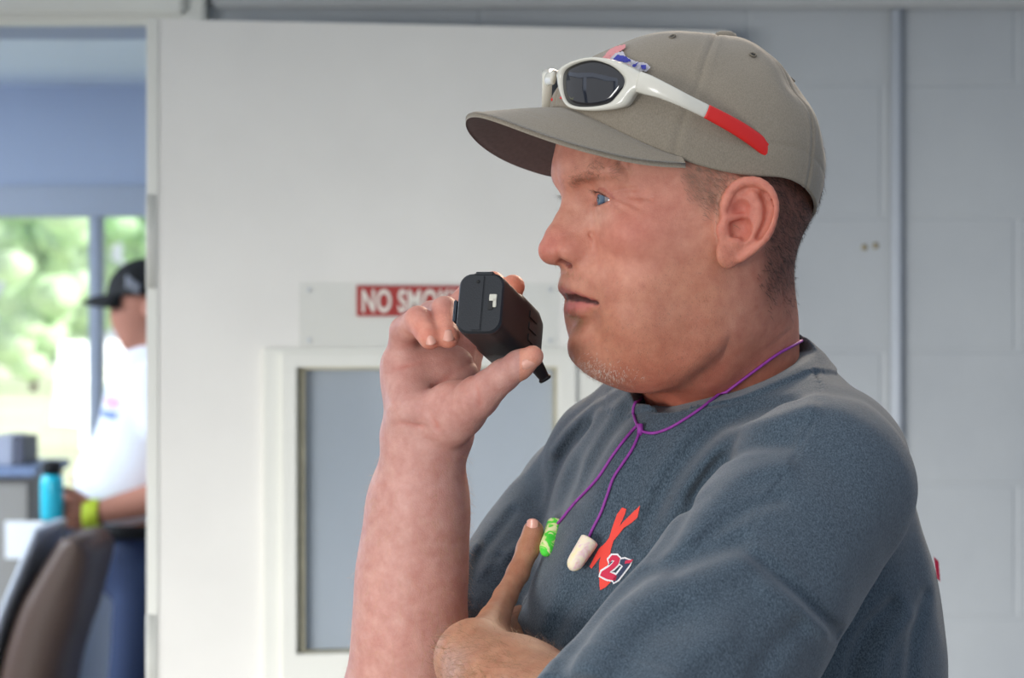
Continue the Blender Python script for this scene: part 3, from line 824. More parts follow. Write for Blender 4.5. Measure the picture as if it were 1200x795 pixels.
M = dict(
 skin=vcol_skin(),
 shirt=heather('heather_shirt', srgb(47, 59, 70), srgb(90, 104, 116), 1000, .5),
 cap=heather('khaki_twill', srgb(137, 127, 112), srgb(157, 147, 131), 1300, .3), under=simple('bill_underside_shaded', srgb(98, 86, 84), .9, noise=.1, nscale=300),  # bill underside: the shade beneath is put into a darker fabric colour
 capthread=simple('cap_thread', srgb(120, 112, 98), .8), black=simple('black', (.01, .01, .01, 1), .6),
 frame=simple('pearl_plastic', srgb(226, 222, 208), .22, coat=.3), red=simple('red_rubber', srgb(226, 40, 34), .45),
 hair_dark=simple('hair_dark', srgb(66, 48, 38), .55), hair_grey=simple('hair_grey', srgb(134, 106, 88), .5),
 hair_fair=simple('hair_fair', srgb(186, 146, 108), .5), hair_brow=simple('hair_brow', srgb(150, 108, 86), .5), hair_white=simple('hair_white', srgb(215, 205, 195), .5), lash=simple('lash', srgb(84, 60, 46), .6),
 cord=simple('purple_cord', srgb(142, 52, 150), .6, noise=.15, nscale=500),
 plug_green=plug_mat('foam_green', [(.36, srgb(236, 238, 190)), (.47, srgb(214, 236, 150)), (.53, srgb(84, 220, 66)), (.8, srgb(60, 210, 60))]),
 plug_cream=plug_mat('foam_cream', [(.34, srgb(240, 228, 180)), (.48, srgb(240, 226, 205)), (.60, srgb(232, 196, 200)), (.75, srgb(216, 200, 140))]),
 radio=simple('radio_plastic', srgb(24, 28, 34), .5, bump=.15, bscale=900), radio_dark=simple('radio_rubber', srgb(24, 24, 26), .5, bump=.1, bscale=700),
 radio_edge=simple('radio_clip', srgb(70, 80, 92), .35), contact=simple('contact_plate', srgb(205, 202, 188), .4),
 print_red=simple('print_red', srgb(236, 74, 62), .8), print_white=simple('print_white', srgb(232, 230, 232), .8), print_navy=simple('print_navy', srgb(52, 62, 86), .8), print_crimson=simple('print_crimson', srgb(206, 44, 78), .8),
 logo_blue=simple('thread_blue', srgb(66, 70, 170), .7), logo_pink=simple('thread_pink', srgb(226, 150, 150), .7), logo_white=simple('thread_white', srgb(200, 196, 205), .7),
 door=simple('door_paint', srgb(233, 231, 225), .38, noise=.03, nscale=6, bump=.12, bscale=30), trimw=simple('white_trim', srgb(228, 228, 220), .4, noise=.02, nscale=8),
 cream=simple('cream_paint', srgb(214, 206, 180), .5), putty=simple('old_putty', srgb(176, 170, 146), .7, noise=.15, nscale=30),
 glass=glassy('window_glass', (.93, .96, .97, 1), .03, .04), glass_door=glassy('door_glass', (.93, .95, .96, 1), .15, .15, .45), acrylic=glassy('acrylic', (.985, .99, .985, 1), .25, .0),
 sign=simple('sign_red', srgb(166, 52, 48), .5), signw=simple('sign_white', srgb(228, 222, 212), .5), grime=simple('grime', srgb(150, 140, 112), .8),
 wall=block_wall(), wall_plain=simple('blue_grey_paint', srgb(172, 184, 206), .6, noise=.03, nscale=2), ceil=simple('ceiling_paint', srgb(222, 230, 238), .7, noise=.02, nscale=2),
 beam=simple('beam_paint', srgb(186, 188, 188), .5, noise=.04, nscale=4), floor=simple('concrete_floor', srgb(130, 128, 122), .6, noise=.15, nscale=3),
 pipe=simple('conduit_paint', srgb(196, 202, 210), .35), frame_far=simple('far_frame', srgb(166, 174, 188), .5))
def lens_mat():
    m, nt, b = mat_new('dark_lens'); b.inputs['Base Color'].default_value = (.012, .012, .016, 1); b.inputs['Roughness'].default_value = .04
    b.inputs['Specular IOR Level'].default_value = .6; b.inputs['IOR'].default_value = 1.6; return m
M['lens'] = lens_mat()
# ============================================================ room
def S(o): o['kind'] = 'structure'; return o
XO = -.565                                    # right side of the opening
S(box('wall_back', (XO, WY, 0), (3.2, WY+.2, 2.6), M['wall']))
# shift the block pattern so that joints fall where the photo has them
w = bpy.data.objects['wall_back']
jx = W(1190, 0, WY)[0]; jz = W(0, 255, WY)[2]
kz = round(jz/BH); rowbase = jz-kz*BH
me = w.data
off = Vector((jx-(0 if (kz % 2 == 0) else .5)*BW, 0, rowbase))
n_ = math.floor((off.x+10)/BW)
off.x = off.x-n_*BW*1.0
for v in me.vertices: v.co -= off
w.location = off
S(box('wall_lintel', (-3.4, WY, 2.052), (XO, WY+.2, 2.6), M['wall_plain']))
S(box('wall_right', (3.2, -5.0, 0), (3.4, WY+.2, 6.0), M['wall_plain']))  # out of view, raised above the room to block the sun
S(box('floor', (-3.6, -2.6, -.12), (3.4, 8.4, 0), M['floor']))
RY, RZ = 2.25, 2.14
S(box('shade_overhang', (-3.4, RY, RZ), (3.2, WY, RZ+.10), M['ceil']))  # unseen short overhang, shaped to darken the wall towards its top
# left wall with a long window opening, glass left out of the frame only
bm = bmesh.new()
for lo, hi in (((-3.6, -2.6, 0), (-3.4, WY+.2, .75)), ((-3.6, -2.6, 2.35), (-3.4, WY+.2, 2.6)), ((-3.6, -2.6, .75), (-3.4, -2.2, 2.35)), ((-3.6, 3.5, .75), (-3.4, WY+.2, 2.35)), ((-3.6, .4, .75), (-3.4, .6, 2.35))):
    add_box(bm, lo, hi)
S(link('wall_left', bm_mesh('wall_left', bm), M['wall_plain'], smooth=False))
# header trim over the opening and the beam along the block wall
hz = W(0, 27, WY-.05)[2]
bm = bmesh.new(); xr = W(240, 0, WY-.05)[0]
add_box(bm, (-3.4, WY-.05, hz), (xr, WY, hz+.22), .004)
add_box(bm, (-3.4, WY-.075, hz+.012), (xr-.03, WY-.05, hz+.055), .006)
add_box(bm, (-3.4, WY-.065, hz+.065), (xr-.012, WY-.05, hz+.22), .004)
S(link('trim_1', bm_mesh('trim_1', bm), M['trimw'], smooth=False))
bz = W(0, 8, WY-.03)[2]
S(box('trim_2', (xr+.005, WY-.03, bz), (3.2, WY, bz+.12), M['beam'], bevel=.006))
# vertical conduit with straps
cx = W(1051, 0, WY-.02)[0]
cond = tube('conduit_pipe', [(cx, WY-.016, .02), (cx, WY-.016, bz-.002)], .0092, M['pipe'], nseg=20)
tag(cond, 'painted vertical conduit pipe running up the grey block wall', 'pipe')
for z in (.45, 1.0):
    bm = bmesh.new(); tube_bm(bm, [(cx, WY-.016, z), (cx, WY-.016, z+.016)], .0108, nseg=20)
    add_box(bm, (cx-.024, WY-.004, z), (cx+.024, WY-.0005, z+.016), .001); link('strap', bm_mesh('strap', bm), M['pipe'], cond)
for i, (px, py) in enumerate(((1013, 290), (1026, 288))):
    c = W(px, py, WY-.001); bm = bmesh.new()
    lathe_bm(bm, [(.0052, 0), (.0050, .0014), (.0022, .0022)], c, [0, -1, 0], 14)
    a = link('wall_anchor', bm_mesh('wall_anchor', bm), M['grime'])  # screw anchor set in the block wall
    tag(a, '%s screw anchor in the block wall beside the conduit' % ('left' if i == 0 else 'right'), 'wall anchor', 'screw anchors beside the conduit')
# ------------------------------------------------------------ the door, folded open against the wall
DA, DB = W(172, 0, 3.60), W(852, 0, 3.745)
du = unit([DB[0]-DA[0], DB[1]-DA[1], 0]); dn = np.array([du[1], -du[0], 0])   # dn towards camera
if dn[1] > 0: dn = -dn
DO = np.array([DA[0], DA[1], 0])
DXF = Matrix([[du[0], -dn[0], 0, DO[0]], [du[1], -dn[1], 0, DO[1]], [0, 0, 1, 0], [0, 0, 0, 1]])   # local: x along leaf, y into the wall, z up
def D(px, py, off=0.0):
    r = np.array([(px-600)/F, 1, -(py-397.5)/F]); o = np.array([0, 0, ZC]); n = -dn
    t = ((DO+dn*off-o)@n)/(r@n); p = o+r*t-DO
    return p@du, p[2]
def dbox(name, x0, y0, x1, y1, out, back, mat, parent=None, bevel=.002):
    """a bar of the door given by its corners in the photo"""
    u0, z1 = D(x0, y0, out); u1, z0 = D(x1, y1, out)
    return box(name, (u0, -out, z0), (u1, back, z1), mat, parent, bevel, DXF)
DW_ = D(852, 0)[0]; ztop = D(172, 22)[1]
door = empty('door_1', DO, 'white painted door with a small framed window folded open against the block wall', 'door'); door['kind'] = 'structure'
u0, z1 = D(349, 429); u1, z0 = D(655, 766)
bm = bmesh.new()
for a, b in (((0, 0, .01), (u0, .040, ztop)), ((u1, 0, .01), (DW_, .040, ztop)), ((u0, 0, z1), (u1, .040, ztop)), ((u0, 0, .01), (u1, .040, z0))):
    add_box(bm, a, b, 0, DXF)
link('leaf', bm_mesh('leaf', bm), M['door'], door, smooth=False)
dbox('edge_strip', 172, 22, 186, 1500, .003, 0, M['trimw'], door, .0012)
fr = empty('window_frame', DO, None, None); fr.parent = door; fr.matrix_parent_inverse = Matrix.Translation(-door.location)
def dpart(name, *a, **k):
    o = dbox(name, *a, **k); o.parent = fr; o.matrix_parent_inverse = Matrix.Translation(-fr.location); return o
bpy.data.objects.remove(fr)
bm = bmesh.new()
def dbar(bm, x0, y0, x1, y1, out, back, bevel=.002):
    a, zt = D(x0, y0, out); b, zb = D(x1, y1, out); add_box(bm, (a, -out, zb), (b, back, zt), bevel, DXF)
dbar(bm, 309, 408, 331, 812, .012, 0); dbar(bm, 673, 408, 706, 812, .012, 0); dbar(bm, 309, 408, 706, 418, .0125, 0); dbar(bm, 309, 790, 706, 812, .0125, 0)
dbar(bm, 330, 415, 348, 800, .022, 0); dbar(bm, 655, 415, 676, 800, .022, 0); dbar(bm, 330, 414, 676, 430, .0225, 0); dbar(bm, 330, 768, 676, 800, .0225, 0)
fr = link('window_frame', bm_mesh('window_frame', bm), M['trimw'], door, smooth=False)
bm = bmesh.new()
dbar(bm, 347, 430, 358, 768, .002, .030, .001); dbar(bm, 347, 428, 656, 433, .002, .030, .001); dbar(bm, 347, 764, 656, 769, .002, .030, .001); dbar(bm, 651, 430, 656, 768, .002, .030, .001)
link('glazing_bead', bm_mesh('glazing_bead', bm), M['putty'], fr, smooth=False)
o = dbox('pane', 350, 430, 656, 768, -.018, .022, M['glass_door'], fr, 0)
dbox('cream_board', 706, 380, 745, 812, .006, 0, M['cream'], door)
bm = bmesh.new()
for z in (.3, 1.0, 1.625):
    add_box(bm, (.004, -.0055, z), (.013, -.002, z+.14), .0008, DXF); tube_bm(bm, [DXF @ Vector((.002, -.006, z)), DXF @ Vector((.002, -.006, z+.14))], .0035, nseg=12)
link('hinge', bm_mesh('hinge', bm), M['trimw'], door)
# clear sheet over the door above the window, then the sign
sh = dbox('clear_acrylic_sheet', 351, 331, 655, 407, .0035, -.0005, M['acrylic'], None, .0008)
tag(sh, 'clear acrylic sheet screwed to the white door above its small window', 'plastic sheet')
for px, py in ((362, 340), (644, 340), (362, 399), (644, 399)):
    a, z = D(px, py); p = DXF @ Vector((a, -.0036, z)); bm = bmesh.new(); lathe_bm(bm, [(.003, 0), (.0026, .0009), (.001, .0012)], p, dn, 12)
    link('screw', bm_mesh('screw', bm), M['pipe'], sh)
sg = dbox('no_smoking_sign', 418, 334.5, 573, 371, .0062, -.0038, M['sign'], None, .0006)
tag(sg, 'red sign with white capitals NO SMOKING on the white door', 'sign')
def text_mesh(body, size, name):
    cu = bpy.data.curves.new(name, 'FONT'); cu.body = body; cu.size = size; cu.extrude = .0004; cu.offset = size*.028; cu.space_character = 1.06
    o = bpy.data.objects.new(name, cu); C.objects.link(o); bpy.context.view_layer.update()
    me = bpy.data.meshes.new_from_object(o.evaluated_get(bpy.context.evaluated_depsgraph_get())); bpy.data.objects.remove(o); return me
me = text_mesh('NO SMOKING', .05, 'lettering')
co = np.zeros(len(me.vertices)*3); me.vertices.foreach_get('co', co); co = co.reshape(-1, 3)
mn, mxx = co.min(0), co.max(0)
a0, zb = D(424, 366.5, .0062); a1, zt = D(567, 339.5, .0062)
co[:, 0] = a0+(co[:, 0]-mn[0])/(mxx[0]-mn[0])*(a1-a0); yy = zb+(co[:, 1]-mn[1])/(mxx[1]-mn[1])*(zt-zb); dd = co[:, 2].copy()
for v, x, z, d in zip(me.vertices, co[:, 0], yy, dd): v.co = DXF @ Vector((x, -.0067-d, z))
link('lettering', me, M['signw'], sg, smooth=False)
# ============================================================ far room and outdoors
FY = 8.2; fz = 2.41
S(box('ceiling_far', (-5.2, WY+.2, fz), (3.4, FY, fz+.34), M['ceil']))
S(box('floor_far', (-5.2, WY+.2, -.12), (-3.6, FY+.2, 0), M['floor']))
S(box('wall_far_left', (-5.4, WY+.2, 0), (-5.2, FY+.2, 2.6), M['wall_plain']))
S(box('wall_far_right', (.6, WY+.2, 0), (.8, FY, 2.41), M['wall_plain']))
def fx(px, y=FY): return (px-600)/F*y
def fzz(py, y=FY): return ZC-(py-397.5)/F*y
wz1, wz0 = fzz(251), fzz(602)
bm = bmesh.new()
for lo, hi in (((-5.2, FY, wz1+.0), (.6, FY+.2, 2.75)), ((-5.2, FY, 0), (.6, FY+.2, wz0)), ((fx(560), FY, wz0), (.6, FY+.2, wz1)), ((-5.2, FY, wz0), (fx(-420), FY+.2, wz1))):
    add_box(bm, lo, hi)
S(link('wall_far', bm_mesh('wall_far', bm), M['wall_plain'], smooth=False))
bm = bmesh.new(); yf = FY-.03
add_box(bm, (fx(-430), yf, wz1-.01), (fx(570), FY+.06, wz1+.095), .006)
add_box(bm, (fx(-430), yf, wz0-.06), (fx(570), FY+.06, wz0+.01), .006)
for c in (-420, -260, -74, 112.5, 300, 480, 560): add_box(bm, (fx(c-8), yf+.004, wz0), (fx(c+8), FY+.05, wz1), .012)
wf = link('window_1', bm_mesh('window_1', bm), M['frame_far'], smooth=False); S(wf)
for c0, c1 in zip((-412, -252, -66, 120.5, 308, 488), (-268, -82, 104.5, 292, 472, 552)):
    box('pane', (fx(c0), FY+.015, wz0+.01), (fx(c1), FY+.021, wz1-.01), M['glass'], wf)
S(box('ground', (-400, 9, -4.2), (250, 520, -4.0), simple('pale_grass', srgb(222, 226, 190), .95, noise=.12, nscale=.06)))
leaf = simple('leaves', srgb(206, 230, 190), .85, noise=.14, nscale=.6); leafd = simple('leaves_dark', srgb(186, 218, 172), .85, noise=.14, nscale=.6); bark = simple('bark', srgb(96, 82, 66), .9, noise=.2, nscale=3)
def make_tree(x, y, h, wdt, mat, seed, label):
    r = random.Random(seed); t = empty('tree', (x, y, -4), label, 'tree', 'trees beyond the field')
    P = [(x, y, -4), (x+.3, y, -4+h*.2), (x-.2, y, -4+h*.45)]
    tube('trunk', catmull(P, 3), np.linspace(.45, .22, 7), bark, t, nseg=9)
    bm = bmesh.new()
    for k in range(44):
        a = r.uniform(0, 6.28); hh = r.uniform(.10, .93); rad = wdt*.5*math.sin(math.pi*min(1, (hh-.1)/.95))**.6*r.uniform(.3, .9)
        c = Vector((x+rad*math.cos(a), y+rad*math.sin(a), -4+h*hh)); q = r.uniform(.11, .24)*wdt
        v = bmesh.ops.create_icosphere(bm, subdivisions=3, radius=q)['verts']
        for w_ in v:
            n = w_.co.normalized(); k_ = 1+.22*math.sin(n.x*9+seed+k)*math.sin(n.y*8+k)*math.cos(n.z*9)+r.uniform(-.10, .10)
            w_.co = c+Vector((w_.co.x*k_, w_.co.y*k_, w_.co.z*k_*.85))
    link('crown', bm_mesh('crown', bm), mat, t)
for i, (x, y, h, wd, mt) in enumerate([(-77, 252, 26, 13, leaf), (-63, 262, 28, 12.5, leafd), (-49.5, 250, 25, 12, leaf), (-37, 256, 27, 11, leafd), (-25, 250, 25, 11, leaf), (-78, 300, 36, 18, leafd), (-57, 306, 38, 18, leaf), (-37, 302, 36, 17, leafd)]):
    nm = ['pale green tree', 'darker green tree'][mt is leafd]
    lab = ['%s at the left end of the front row beyond the field', '%s second from left in the front row beyond the field', '%s in the middle of the front row, seen through the left pane', '%s seen just left of the window post', '%s at the right end of the front row, behind the right pane',
           '%s rising behind the left of the far tree row', '%s rising tallest in the back row beyond the field', '%s in the back row beyond the right pane'][i] % nm
    make_tree(x, y, h, wd, mt, 5+i, lab)
# ============================================================ main man
foot = np.array([W(850, 0, 1.84)[0], 1.84, 0.0])
body_l = 'man in a blue-grey heather T-shirt and tan cap speaking into a black radio, arms folded'
V, Q = mesh_sdf(body_sdf, (-.16, 1.36, 1.15), (.36, 2.10, 1.80), HB, margin=.003)
me = np_mesh('person', V, Q)
NB = normals(body_sdf, V, .001) if False else None
person = bpy.data.objects.new('person', me); C.objects.link(person); me.materials.append(M['skin'])
me.polygons.foreach_set('use_smooth', [True]*len(me.polygons))
for v_ in (0,): pass
me.transform(Matrix.Translation(-Vector(foot))); person.location = Vector(foot)
bpy.context.view_layer.update()
tag(person, body_l, 'person')
N_ = np.zeros(len(V)*3, np.float32); me.vertices.foreach_get('normal', N_); N_ = N_.reshape(-1, 3).astype(float)
q = (V-HO)@HR; ql = q.copy(); q[:, 1] = np.abs(q[:, 1])
def G(c, r): return np.exp(-(((q-np.array(c))/np.array(r))**2).sum(1))
def sst(x, a, b): t = np.clip((x-a)/(b-a), 0, 1); return t*t*(3-2*t)
base = lin([214, 152, 130]); red = lin([204, 118, 104]); tan_ = lin([192, 138, 108]); stub = lin([170, 132, 112]); lipc = lin([196, 110, 108]); dark = lin([52, 22, 20]); hairc = lin([112, 82, 66]); pink = lin([218, 150, 138])
inhead = np.linalg.norm(V-HC, axis=1) < HRad
col = np.tile(base, (len(V), 1))
def mixc(c, w): 
    global col
    w = np.clip(w, 0, 1)[:, None]; col = col*(1-w)+c*w
mixc(tan_, np.where(inhead, .25, .0))
neckw = sst(-q[:, 2], .055, .13)*sst(.10-q[:, 0], 0, .05)*(V[:, 2] > 1.40)*(V[:, 0] > .07)
mixc(lin([206, 116, 94]), neckw*.9)
back = sst(-q[:, 0], -.03, .05)*inhead
mixc(lin([188, 120, 96]), back*.7)
mixc(red, inhead*(.75*G((.112, 0, -.014), (.018, .020, .012))+.55*G((.070, .048, -.008), (.028, .03, .022))+.35*G((.10, .0, .05), (.03, .03, .02))+.30*G((.055, .055, .02), (.03, .03, .02))))
earw = (np.linalg.norm(q-ep(874, 258), axis=1) < .045)*sst(q[:, 1], .074, .080)
mixc(lin([216, 134, 114]), earw*.65)
inner_ = np.minimum(np.linalg.norm(q-ep(866, 266), axis=1), np.linalg.norm(q-ep(867, 246), axis=1)); mixc(lin([186, 92, 78]), earw*np.exp(-(inner_/.009)**2)*.7)
mixc(lin([232, 190, 172]), inhead*.5*G((.092, .028, .006), (.012, .016, .008)))
# beard shadow : a real growth of short hair
bz = np.interp(q[:, 0], [.01, .04, .07, .10], [.004, -.012, -.034, -.030])
bw = sst(bz-q[:, 2], 0, .022)*sst(q[:, 0], -.004, .02)*sst(q[:, 2], -.128, -.108)*inhead*sst(V[:, 0]*0+1, 0, 1)
bw *= 1-.7*G((.088, .018, -.075), (.02, .012, .010))
st_n = .75+.25*noise3(V, 160, 21)
mixc(lin([178, 116, 88]), bw*.66*st_n)
mixc(lin([186, 124, 104]), inhead*.4*(G((.099, 0, -.0345), (.012, .020, .006))+G((.094, 0, -.0685), (.01, .010, .007))))
# lips and mouth
lp = chain(q, [(np.array((.1002, 0, -.0425)), .0042), (np.array((.0970, .010, -.0455)), .0040), (np.array((.0885, .0250, -.0525)), .0022)], .002)
lq = chain(q, [(np.array((.0940, 0, -.0580)), .0062), (np.array((.0920, .010, -.0575)), .0058), (np.array((.0860, .0250, -.0560)), .0028)], .002)
mixc(lipc, inhead*sst(-np.minimum(lp, lq), -.0014, .0008)*.85)
gp = chain(q, [(np.array((.1000, 0, -.0500)), .0026), (np.array((.0950, .010, -.0508)), .0026), (np.array((.0905, .019, -.0526)), .0020), (np.array((.0875, .0270, -.0547)), .0012)], .002)
mixc(dark, inhead*sst(-gp, -.0010, .0006)*(q[:, 0] < .1015))
nst = rcone(q, (.1065, .0072, -.0262), (.0975, .0098, -.0275), .0028, .0034); mixc(lin([110, 50, 42]), inhead*sst(-nst, -.001, .0005)*.9)
# rims of the lids
e = q-EYE; re = np.linalg.norm(e, axis=1)
mixc(lin([196, 120, 106]), inhead*(re < .0137)*sst(e[:, 0], 0, .006)*.7)
# hair growth on the scalp
hedge = np.interp(q[:, 0], [-.12, -.045, -.015, .000, .018, .030, .037, .046], [-.045, -.045, -.012, .000, .003, .011, .020, .040])
hw_ = sst(q[:, 2]-hedge, -.010, .012)*(1-sst(q[:, 0], .036, .050))*inhead*(1-earw)
nape = sst(-q[:, 0], .012, .035)*sst(q[:, 2], -.075, -.03)*inhead*(1-earw)
hair_w = np.clip(np.maximum(hw_*sst(q[:, 2], -.01, .02)*1.0, nape), 0, 1)*(q[:, 2] < .10)
hc = np.where((q[:, 0] > -.012)[:, None], lin([150, 112, 92]), lin([84, 56, 44]))
w = (hair_w*.75)[:, None]; col = col*(1-w)+hc*w
# hands and forearms
right = (V[:, 0] < .02) & (V[:, 1] > 1.62) & (V[:, 2] < 1.62) & (V[:, 0] < W(560, 0, 1.75)[0]+.03) & ~inhead
rz = np.clip((W(0, 520, 1.75)[2]-V[:, 2])/.10, 0, 1)
col = np.where(right[:, None], lin([192, 146, 136])*(1-rz[:, None]*.25)+lin([186, 136, 124])*rz[:, None]*.25, col)
blot = .5+.5*noise3(V, 34, 31); mixc(lin([206, 128, 116]), (right*.07+inhead*.12)*blot)
for n in HAND:
    t_ = HAND[n][-1][0]; mixc(lin([226, 140, 112]), np.exp(-(np.linalg.norm(V-t_, axis=1)/.030)**2)*.45)
leftm = (np.linalg.norm(V-W(585, 760, 1.66), axis=1) < .115) & (V[:, 2] < W(0, 605, 1.72)[2]) & (V[:, 1] < 1.80) & ~(V[:, 0] < W(548, 0, 1.74)[0]-.03)
ll = larm_sdf(V) < .003
mixc(lin([176, 126, 98]), ll*1.0)
for pl, wd, am in PALM: mixc(lin([186, 112, 100]), .5*right*(V[:, 1] < 1.775)*np.exp(-(dflat(V, pl)/(wd*.8))**2))
set_color(me, col)
# eyes
def eye_mat():
    m, nt, b = mat_new('eye'); N = nt.nodes; L = nt.links
    tc = N.new('ShaderNodeTexCoord'); sp = N.new('ShaderNodeSeparateXYZ'); L.new(tc.outputs['Object'], sp.inputs[0])
    cb = N.new('ShaderNodeCombineXYZ'); L.new(sp.outputs['X'], cb.inputs['X']); L.new(sp.outputs['Y'], cb.inputs['Y'])
    ln = N.new('ShaderNodeVectorMath'); ln.operation = 'LENGTH'; L.new(cb.outputs[0], ln.inputs[0])
    r = N.new('ShaderNodeValToRGB'); cr = r.color_ramp; cr.interpolation = 'LINEAR'
    mp = N.new('ShaderNodeMapRange'); mp.inputs['From Max'].default_value = .0125; L.new(ln.outputs['Value'], mp.inputs['Value']); L.new(mp.outputs['Result'], r.inputs['Fac'])
    st = [(0, (.004, .004, .005, 1)), (.15, (.004, .004, .005, 1)), (.18, srgb(92, 112, 130)), (.44, srgb(72, 94, 118)), (.52, srgb(44, 62, 84)), (.56, srgb(140, 132, 134)), (1, srgb(150, 112, 106))]
    while len(cr.elements) < len(st): cr.elements.new(.5)
    for el_, (p, c) in zip(cr.elements, st): el_.position = p; el_.color = c
    L.new(r.outputs['Color'], b.inputs['Base Color']); b.inputs['Roughness'].default_value = .06; b.inputs['Coat Weight'].default_value = .6
    return m
em = eye_mat()
for sg in (1, -1):
    bm = bmesh.new(); bmesh.ops.create_uvsphere(bm, u_segments=40, v_segments=30, radius=.0122)
    for v in bm.verts:
        if v.co.z > .0107: v.co.z += (v.co.z-.0107)*.45
    g = unit(np.array([1, .10*1, .0])@np.eye(3))@HR.T
    eo = link('eyeball', bm_mesh('eyeball', bm), em)
    c = h2w(EYE*np.array([1, sg, 1]))
    gaze = Vector(np.array([1.0, .02, -.01])@HR.T)
    rot = gaze.to_track_quat('Z', 'Y').to_matrix().to_4x4()
    eo.parent = person; eo.matrix_parent_inverse = Matrix.Translation(-person.location)
    eo.matrix_basis = Matrix.Translation(Vector(c)) @ rot
# ---------------- hair in many short strands
def pick(wt, n):
    p = wt/wt.sum(); return rng.choice(len(V), n, p=p)
def jit(i, r=.0008):
    return V[i]+rng.normal(0, r, (len(i), 3))-N_[i]*.0004
dn_back = np.array([-.75, 0, -.65])@HR.T; 
def grow(name, wt, n, direction, L0, L1, width, mat, lift=.35, spread=.35, bend=.3, parent=person):
    i = pick(wt, n); nn = N_[i]
    d = np.asarray(direction, float)+rng.normal(0, spread, (n, 3)); d -= nn*(d*nn).sum(1, keepdims=True)
    d /= np.linalg.norm(d, axis=1, keepdims=True)+1e-9; d = d+nn*lift; d /= np.linalg.norm(d, axis=1, keepdims=True)
    return strands(name, jit(i), nn, d, rng.uniform(L0, L1, n), width, mat, parent, bend)
hd = hair_w*(q[:, 2] < .075)
front = (q[:, 0] > -.010)
o = grow('hair', (hd*(~front))**2+1e-12, 9000, dn_back, .004, .008, .00016, M['hair_dark'], .30)
o = grow('hair', hd*front+1e-12, 5200, np.array([-.8, 0, -.6])@HR.T, .003, .007, .00012, M['hair_grey'], .08, .25, .15); o['label'] = 'short grey-brown hair at the temple'
mz = inhead*bw
grow('beard_stubble', mz+1e-12, 9000, np.array([.1, 0, -1])@HR.T, .0008, .0018, .00008, M['hair_grey'], .7)
chinw = G((.078, .012, -.102), (.022, .020, .009))*inhead*(q[:, 2] < -.088)
grow('beard', chinw**1.3+1e-12, 1050, np.array([.3, 0, -1])@HR.T, .0015, .0036, .00011, M['hair_white'], .55)['label'] = 'white chin beard'
soul = (G((.093, 0, -.0675), (.010, .009, .006))+.4*G((.100, 0, -.0345), (.010, .018, .005)))*inhead
grow('soul_patch', soul+1e-12, 700, np.array([.25, 0, -1])@HR.T, .002, .005, .00011, M['hair_fair'], .5)
browc = [np.array(x) for x in ((.100, .012, .0335), (.094, .026, .0390), (.085, .040, .0380), (.076, .049, .0325))]
bd = dflat(q, browc, .35); bwt = np.exp(-(bd/.0036)**2)*inhead*(q[:, 0] > .083)
grow('eyebrow', bwt+1e-12, 620, np.array([-.6, 0, .15])@HR.T, .004, .008, .00009, M['hair_brow'], .2)
# lashes
for sg in (1, -1):
    P = []; Dv = []
    for up in (1, -1):
        for u in np.linspace(-.75, .80, 80 if up > 0 else 30):
            el = .36*(1-((u+.03)/.92)**2) if up > 0 else -.30*(1-(u/.9)**2)
            a = u-.02; P.append(EYE+.0136*np.array([math.cos(a)*math.cos(el), math.sin(a)*math.cos(el), math.sin(el)]))
            Dv.append(unit([1.0*math.cos(a), .6*math.sin(a)+rng.normal(0, .08), .28*up]))
    P = np.array(P); Dv = np.array(Dv); P[:, 1] *= sg; Dv[:, 1] *= sg
    nn = np.tile(np.array([0, 0, 1.0]), (len(P), 1))@HR.T; dd = Dv@HR.T
    strands('eyelashes', P@HR.T+HO, nn, dd, rng.uniform(.004, .0070, len(P)), .00020, M['lash'], person, -.3)
# arm hair: dense on the outer edges, fair
ra = (rarm_sdf(V) < .004) & (V[:, 2] < W(0, 530, 1.75)[2])
rwt = ra*(.15+np.clip(N_[:, 0]*1.4, 0, 1)+np.clip(-N_[:, 0]-.3, 0, 1)*.8+np.clip(N_[:, 1], 0, 1))*1.0
grow('arm_hair', rwt+1e-12, 4200, np.array([.25, 0, -1.0]), .006, .013, .00007, M['hair_fair'], .55, .45)
M['hair_arm'] = simple('hair_arm', srgb(140, 104, 72), .5)
la = ll & (V[:, 2] < W(0, 728, 1.66)[2]) & (V[:, 1] < 1.72)
grow('arm_hair', la*1.0+1e-12, 5200, np.array([-.9, .2, .3]), .007, .015, .00013, M['hair_arm'], .40, .45)
# nails
def nail(name, c, along, out, ln, wd):
    a = unit(along); o_ = unit(out-a*np.dot(out, a)); s = np.cross(a, o_); bm = bmesh.new(); g = []
    for i in range(9):
        u = -1+i/4; row = []
        for j in range(9):
            v = -1+j/4; uu = u*math.sqrt(max(0, 1-.62*v*v)); vv = v
            p = c+a*uu*ln/2+s*vv*wd/2-o_*(.0022*vv*vv+.0010*max(0, -uu)**2)
            row.append(bm.verts.new(p))
        g.append(row)
    for i in range(8):
        for j in range(8): bm.faces.new([g[i][j], g[i+1][j], g[i+1][j+1], g[i][j+1]])
    o2 = link(name, bm_mesh(name, bm), M['nail'], person); so = o2.modifiers.new('thickness', 'SOLIDIFY'); so.thickness = .0006; so.offset = 0
    return o2
M['nail'] = simple('nail', srgb(222, 164, 146), .35, coat=.1)
def on_body(px, py, lift=.0004):
    p = hit(body_sdf, px, py, 1.4, 2.1)[0]; n = normals(body_sdf, p[None], .0008)[0]; return p+n*lift, n
for px, py, al, ln, wd in ((504.5, 398, (.25, -.1, -1), .0080, .0072), (525.5, 393.5, (.05, -.15, -1), .0085, .0080), (621, 427, (.85, 0, .45), .0110, .0080), (624, 617, (.05, 0, 1), .0110, .0085)):
    p, n = on_body(px, py); nail('fingernail', p, np.array(al), n, ln, wd)
